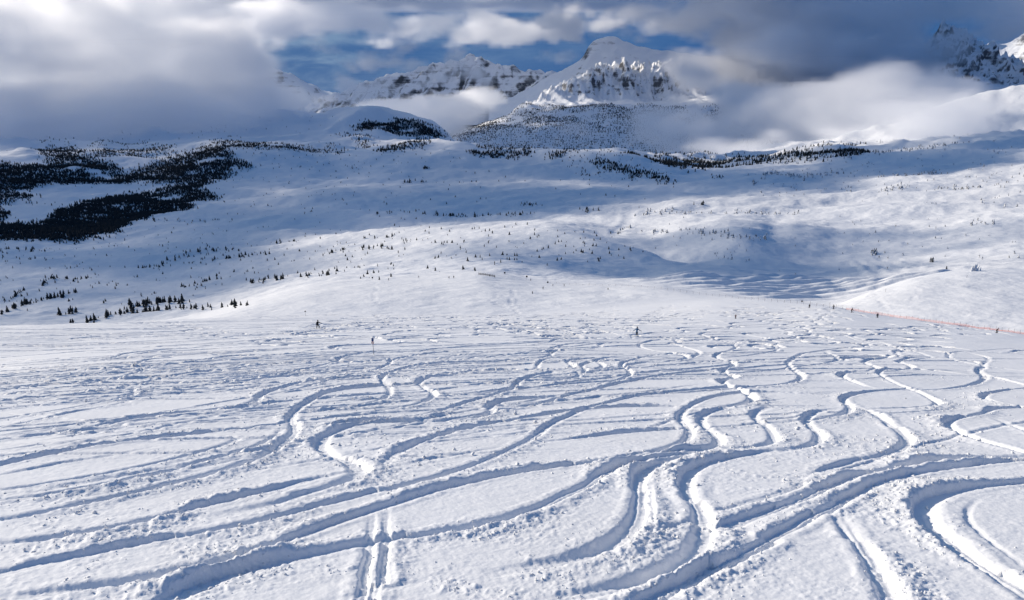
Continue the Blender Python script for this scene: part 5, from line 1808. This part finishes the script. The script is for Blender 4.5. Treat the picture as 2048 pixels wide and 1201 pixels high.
def thin_post(u, v, hpx, label, mat=None):
    x, y, z, r = ground(u, v)
    h = hpx / F * r
    V, Fs = [], []
    tube(V, Fs, (0, 0, -.4), (0, 0, h), .06, .05, 6)
    box(V, Fs, (0, 0, h - .12), (.16, .16, .22))
    o = add('marker_post', mesh_from('marker_post', V, Fs, mat or M_WOOD), None)
    o.location = (x, y, z)
    tag(o, label, 'post')


thin_post(1933.5, 556, 4.5, 'short dark post on the right mound below the white grove', M_BLACK)
thin_post(1771, 585, 7, 'thin post high on the left flank of the right mound')
thin_post(1178, 571, 5, 'thin tan post on the crest behind the rope fence')
thin_post(862, 545.5, 3.5, 'tiny dark post on the crest of the sunlit mound')
thin_post(1619.5, 572, 6, 'thin post standing on the snow among the long drift ridges')


# ------------------------------------------------------------------ people
def body_mesh(name, J, E, mats, waist, neck):
    """one skin grown over a skeleton; J: joint -> (x, y, z, radius); trousers, jacket and face are areas of it"""
    me = bpy.data.meshes.new('skeleton')
    keys = list(J)
    me.from_pydata([J[k][:3] for k in keys], [(keys.index(a), keys.index(b)) for a, b in E], [])
    o = bpy.data.objects.new('skeleton', me)
    COL.objects.link(o)
    o.modifiers.new('skin', 'SKIN')
    s = o.modifiers.new('sub', 'SUBSURF'); s.levels = 1; s.render_levels = 1
    for i, k in enumerate(keys):
        sv = me.skin_vertices[0].data[i]
        sv.radius = (J[k][3] * 1.2, J[k][3] * 1.2) if len(J[k]) == 4 else (J[k][3] * 1.15, J[k][4] * 1.15)
        sv.use_root = (k == 'pelvis')
    dg = bpy.context.evaluated_depsgraph_get()
    out = bpy.data.meshes.new_from_object(o.evaluated_get(dg))
    out.name = name
    bpy.data.objects.remove(o)
    bpy.data.meshes.remove(me)
    out.materials.clear()
    for m in mats:
        out.materials.append(m)
    hd = Vector(J['head'][:3])
    for p in out.polygons:
        c = p.center
        p.use_smooth = True
        p.material_index = 2 if (c - hd).length < .145 and c.z > neck else (1 if c.z < waist else 0)
    return out


def skeleton(arms, crouch=.0, stance=.13, twist=.0):
    hip = .90 - crouch
    lean = .10 + crouch * .5
    J = {'pelvis': (0, -.06 - crouch * .4, hip, .145, .125), 'belly': (0, -.02 - crouch * .2, hip + .20, .150, .12), 'chest': (0, lean * .8, hip + .40, .175, .13), 'neck': (0, lean * 1.25, hip + .58, .065),
         'chin': (0, lean * 1.45, hip + .66, .085), 'head': (0, lean * 1.5, hip + .76, .105)}
    E = [('pelvis', 'belly'), ('belly', 'chest'), ('chest', 'neck'), ('neck', 'chin'), ('chin', 'head')]
    for s, n in ((-1, 'l'), (1, 'r')):
        J['hip' + n] = (s * .10, -.05 - crouch * .4, hip - .05, .105)
        J['knee' + n] = (s * stance * 1.05, .12 + crouch * .5, .50 - crouch * .25, .080)
        J['ankle' + n] = (s * stance, -.03, .13, .070)
        J['toe' + n] = (s * stance, .14, .07, .055)
        E += [('pelvis', 'hip' + n), ('hip' + n, 'knee' + n), ('knee' + n, 'ankle' + n), ('ankle' + n, 'toe' + n)]
        el, wr, hd = arms[n]
        J['sh' + n] = (s * .19, lean * .85, hip + .48, .085)
        J['el' + n] = (*el, .062)
        J['wr' + n] = (*wr, .048)
        J['hand' + n] = (*hd, .050)
        w, h = Vector(wr), Vector(hd)
        d = (h - w).normalized()
        th = w + d * .05 + d.cross(Vector((0, 0, 1))).normalized() * (-.06 * s)
        J['thumb' + n] = (*th, .022)
        E += [('chest', 'sh' + n), ('sh' + n, 'el' + n), ('el' + n, 'wr' + n), ('wr' + n, 'hand' + n), ('wr' + n, 'thumb' + n)]
        tip = h + d * .08
        J['tip' + n] = (*tip, .032)
        E.append(('hand' + n, 'tip' + n))
    return J, E


ARMS = {
    'ready': {'l': ((-.36, .22, 1.10), (-.34, .46, 1.03), (-.33, .54, 1.03)), 'r': ((.36, .22, 1.10), (.34, .46, 1.03), (.33, .54, 1.03))},
    'wide': {'l': ((-.42, .05, 1.18), (-.62, .14, 1.00), (-.68, .17, .97)), 'r': ((.44, .05, 1.22), (.68, .12, 1.10), (.76, .14, 1.06))},
    'point': {'l': ((-.30, -.02, 1.08), (-.32, .10, .86), (-.32, .14, .80)), 'r': ((.45, .10, 1.24), (.70, .20, 1.15), (.78, .23, 1.13))},
    'low': {'l': ((-.30, .05, .98), (-.33, .22, .80), (-.33, .28, .76)), 'r': ((.30, .05, .98), (.33, .22, .80), (.33, .28, .76))},
}


def plank_mesh(name, L, w, mat, tips=1):
    """ski or board: a thin strip with turned-up tips"""
    V, Fs = [], []
    n = 12
    for i in range(n + 1):
        t = i / n
        y = (t - .45) * L
        up = .16 * max(0, (t - .84) / .16) ** 2 + (.10 * max(0, (.1 - t) / .1) ** 2 if tips == 2 else 0)
        ww = w * (1 - .5 * max(0, (t - .92) / .08)) * (1 - (.5 * max(0, (.06 - t) / .06) if tips == 2 else 0))
        for x in (-ww / 2, ww / 2):
            for z in (0, .022):
                V.append(Vector((x, y, up + z)))
    for i in range(n):
        k = i * 4
        Fs += [(k, k + 4, k + 6, k + 2), (k + 1, k + 3, k + 7, k + 5), (k, k + 1, k + 5, k + 4), (k + 2, k + 6, k + 7, k + 3)]
    Fs += [(0, 2, 3, 1), (n * 4, n * 4 + 1, n * 4 + 3, n * 4 + 2)]
    return mesh_from(name, V, Fs, mat)


SKI = plank_mesh('ski', 1.75, .10, M_SKI)
BOARD = plank_mesh('snowboard', 1.55, .27, M_SKI, 2)
_bodies = {}


def person(u, v, hpx, pose, crouch, heading, jacket, trousers, label, group=None, board=False, poles=True):
    """heading: degrees, 0 looks away from the camera along its view, 90 to the right"""
    x, y, z, r = ground(u, v)
    nat = 1.74 - crouch
    s = min(max(1.1 * hpx / F * r / nat, .85), 1.35)
    root = empty('person', (x, y, z - .02), facing(x, y) - math.radians(heading))
    root.scale = (s, s, s)
    # stand square on the slope
    e = .4
    zx = float(height(np.array([x + e]), np.array([y]))[0] - height(np.array([x - e]), np.array([y]))[0]) / (2 * e)
    zy = float(height(np.array([x]), np.array([y + e]))[0] - height(np.array([x]), np.array([y - e]))[0]) / (2 * e)
    tag(root, label, 'person', group)
    key = (pose, round(crouch, 2), jacket.name, trousers.name, board)
    arms = {k: tuple((a[0], a[1], a[2] - crouch) for a in v_) for k, v_ in ARMS[pose].items()}
    if key not in _bodies:
        J, E = skeleton(arms, crouch, .22 if board else .11)
        _bodies[key] = (body_mesh('body', J, E, [jacket, trousers, M_SKIN], .84 - crouch, 1.50 - crouch), J)
    me, J = _bodies[key]
    add('body', me, None, root)
    hd = Vector(J['head'][:3])
    # helmet, goggles
    bm = bmesh.new()
    bmesh.ops.create_uvsphere(bm, u_segments=12, v_segments=8, radius=.135)
    bmesh.ops.delete(bm, geom=[q for q in bm.verts if q.co.z < -.05 and q.co.y > -.02], context='VERTS')
    hm = bpy.data.meshes.new('helmet'); bm.to_mesh(hm); bm.free(); hm.materials.append(M_HELMET)
    add('helmet', hm, None, root).location = hd + Vector((0, -.005, .03))
    V, Fs = [], []
    for i in range(7):
        a = math.radians(-60 + 20 * i)
        for zz in (-.035, .035):
            for rr in (.125, .145):
                V.append(Vector((math.sin(a) * rr, math.cos(a) * rr, zz)))
    for i in range(6):
        k = i * 4
        Fs += [(k + 1, k + 5, k + 7, k + 3), (k, k + 2, k + 6, k + 4), (k + 2, k + 3, k + 7, k + 6), (k, k + 4, k + 5, k + 1)]
    add('goggles', mesh_from('goggles', V, Fs, M_LENS), None, root).location = hd + Vector((0, 0, .01))
    n = Vector((-zx, -zy, 1)).normalized()
    q = root.rotation_euler.to_matrix().inverted() @ n
    tip = Vector((0, 0, 1)).rotation_difference(q)
    if board:
        o = add('snowboard', BOARD, None, root)
        o.rotation_mode = 'QUATERNION'
        o.rotation_quaternion = tip @ Quaternion((0, 0, 1), math.radians(90))
    else:
        for sd in (-1, 1):
            o = add('ski', SKI, None, root)
            o.location = (sd * .11, 0, .01)
            o.rotation_mode = 'QUATERNION'
            o.rotation_quaternion = tip
    if poles and not board:
        for sd, nme in ((-1, 'l'), (1, 'r')):
            h = Vector(J['hand' + nme][:3])
            V, Fs = [], []
            tip_ = Vector((h.x * 1.15, h.y - .30, .03))
            tube(V, Fs, h + (h - tip_).normalized() * .10, tip_, .016, .009, 6)
            c = h + (tip_ - h) * .93
            dr = (tip_ - h).normalized()
            tube(V, Fs, c - dr * .008, c + dr * .008, .05, .05, 8)
            add('ski_pole', mesh_from('ski_pole', V, Fs, M_SKI), None, root)
    return root


person(636, 658, 15.5, 'point', .10, 15, M_BLACK, M_BLACK, 'skier in black with one arm stretched out, riding on the tracked slope', board=True)
person(1273.5, 671.5, 17, 'wide', .08, 12, M_BLUE, M_NAVY, 'skier in a blue jacket carving through a puff of snow, poles out wide')
G4 = 'skiers moving along the right edge of the slope'
person(1619, 616.5, 7, 'low', .12, -30, M_BLACK, M_NAVY, 'dark skier leftmost of the four by the right edge, below the black board', G4)
person(1667, 619.3, 8.5, 'ready', .05, -20, M_BLACK, M_BLACK, 'dark upright skier just left of the orange net where it begins', G4)
person(1703, 626, 8, 'ready', .15, 40, M_BLACK, M_BLACK, 'stocky dark skier at the very start of the orange net', G4)
person(1754.5, 636, 8.5, 'low', .04, 170, M_NAVY, M_NAVY, 'dark skier standing with feet apart before the brightest stretch of the orange net', G4)
person(1993, 667, 8.5, 'wide', .22, 75, M_BLACK, M_BLACK, 'crouching dark snowboarder close to the orange net at the right border', G4, board=True)
person(1471, 637.5, 5, 'ready', .08, 10, M_RED, M_NAVY, 'small skier alone on the far tracks, between the walkers and the blue skier')
GM = 'tiny skiers on the sunlit mound'
for a in ((777, 561, 4.5, 'low', .06, 60, M_NAVY, M_BLACK, 'tiny dark skier right of the black board on the mound\'s left crest'),
          (837, 555.5, 4.2, 'ready', .08, 80, M_OLIVE, M_BLACK, 'tiny skier alone on the flat left part of the mound crest'),
          (898, 557.5, 4.5, 'low', .04, 0, M_NAVY, M_BLACK, 'tiny skier above the shaded hollow, left one of the pair'),
          (907.5, 557, 5, 'low', .04, 20, M_BLACK, M_BLACK, 'tiny skier above the shaded hollow, right one of the pair'),
          (879, 547, 4.5, 'ready', .10, 90, M_BLACK, M_NAVY, 'tiny dark skier highest on the mound near the wooden fence'),
          (979.5, 554, 4.2, 'low', .04, 0, M_BLACK, M_BLACK, 'tiny dark figure standing before the middle of the wooden fence'),
          (989.5, 556, 4.4, 'low', .04, 0, M_NAVY, M_BLACK, 'tiny dark figure at the right end of the wooden fence'),
          (1061, 562, 4, 'ready', .12, 70, M_BLACK, M_BLACK, 'tiny dark skier just under the tilted black board on the falling crest'),
          (1086, 578.5, 5, 'low', .04, 30, M_BLACK, M_NAVY, 'tiny upright skier below the start of the rope fence'),
          (1065, 588, 5, 'ready', .12, 200, M_OLIVE, M_BLACK, 'lowest of the tiny skiers on the churned face of the mound'),
          (1105.5, 572.8, 4, 'ready', .15, 60, M_NAVY, M_NAVY, 'tiny stooping skier right by the first posts of the rope fence'),
          (1128, 573.5, 5, 'wide', .08, 80, M_BLACK, M_BLACK, 'tiny skier at the rope fence, third from its start'),
          (1216, 580.5, 4.5, 'low', .06, 10, M_OLIVE, M_NAVY, 'tiny skier alone below the middle of the rope fence')):
    person(*a, GM)


# ------------------------------------------------------------------ puffs of powder behind the two riders
def powder(u, v, wpx, hpx, label_mat):
    x, y, z, r = ground(u, v)
    sx, sz = wpx / F * r, hpx / F * r
    lo = (x - sx, y - 1.6, z - .2); hi = (x + sx, y + 1.6, z + 2 * sz)
    n = (44, 16, 22)
    ax = [np.linspace(lo[k], hi[k], n[k], dtype=np.float32) for k in range(3)]
    X, Y, Z = np.meshgrid(*ax, indexing='ij')
    e = (X - x) / sx
    top = sz * (1.0 + .7 * e)                       # higher near the rider, on its right end
    d = 1 - e ** 2 - ((Y - y) / 1.6) ** 2 - ((Z - z) / np.maximum(top, .1)) ** 2
    den = sstep(.0, .8, d + .7 * fbm3(X / .9, Y / .9, Z / .6, 3, .5, 5))
    for k in range(3):
        s0 = [slice(None)] * 3; s0[k] = 0; den[tuple(s0)] = 0
        s0[k] = -1; den[tuple(s0)] = 0
    voxel_cloud('snow_spray', den, lo, hi, M_PUFF)


M_PUFF = mat_cloud('powder', .20, .2)
powder(584, 661.5, 40, 11, None)
powder(1249, 673.5, 16, 11, None)
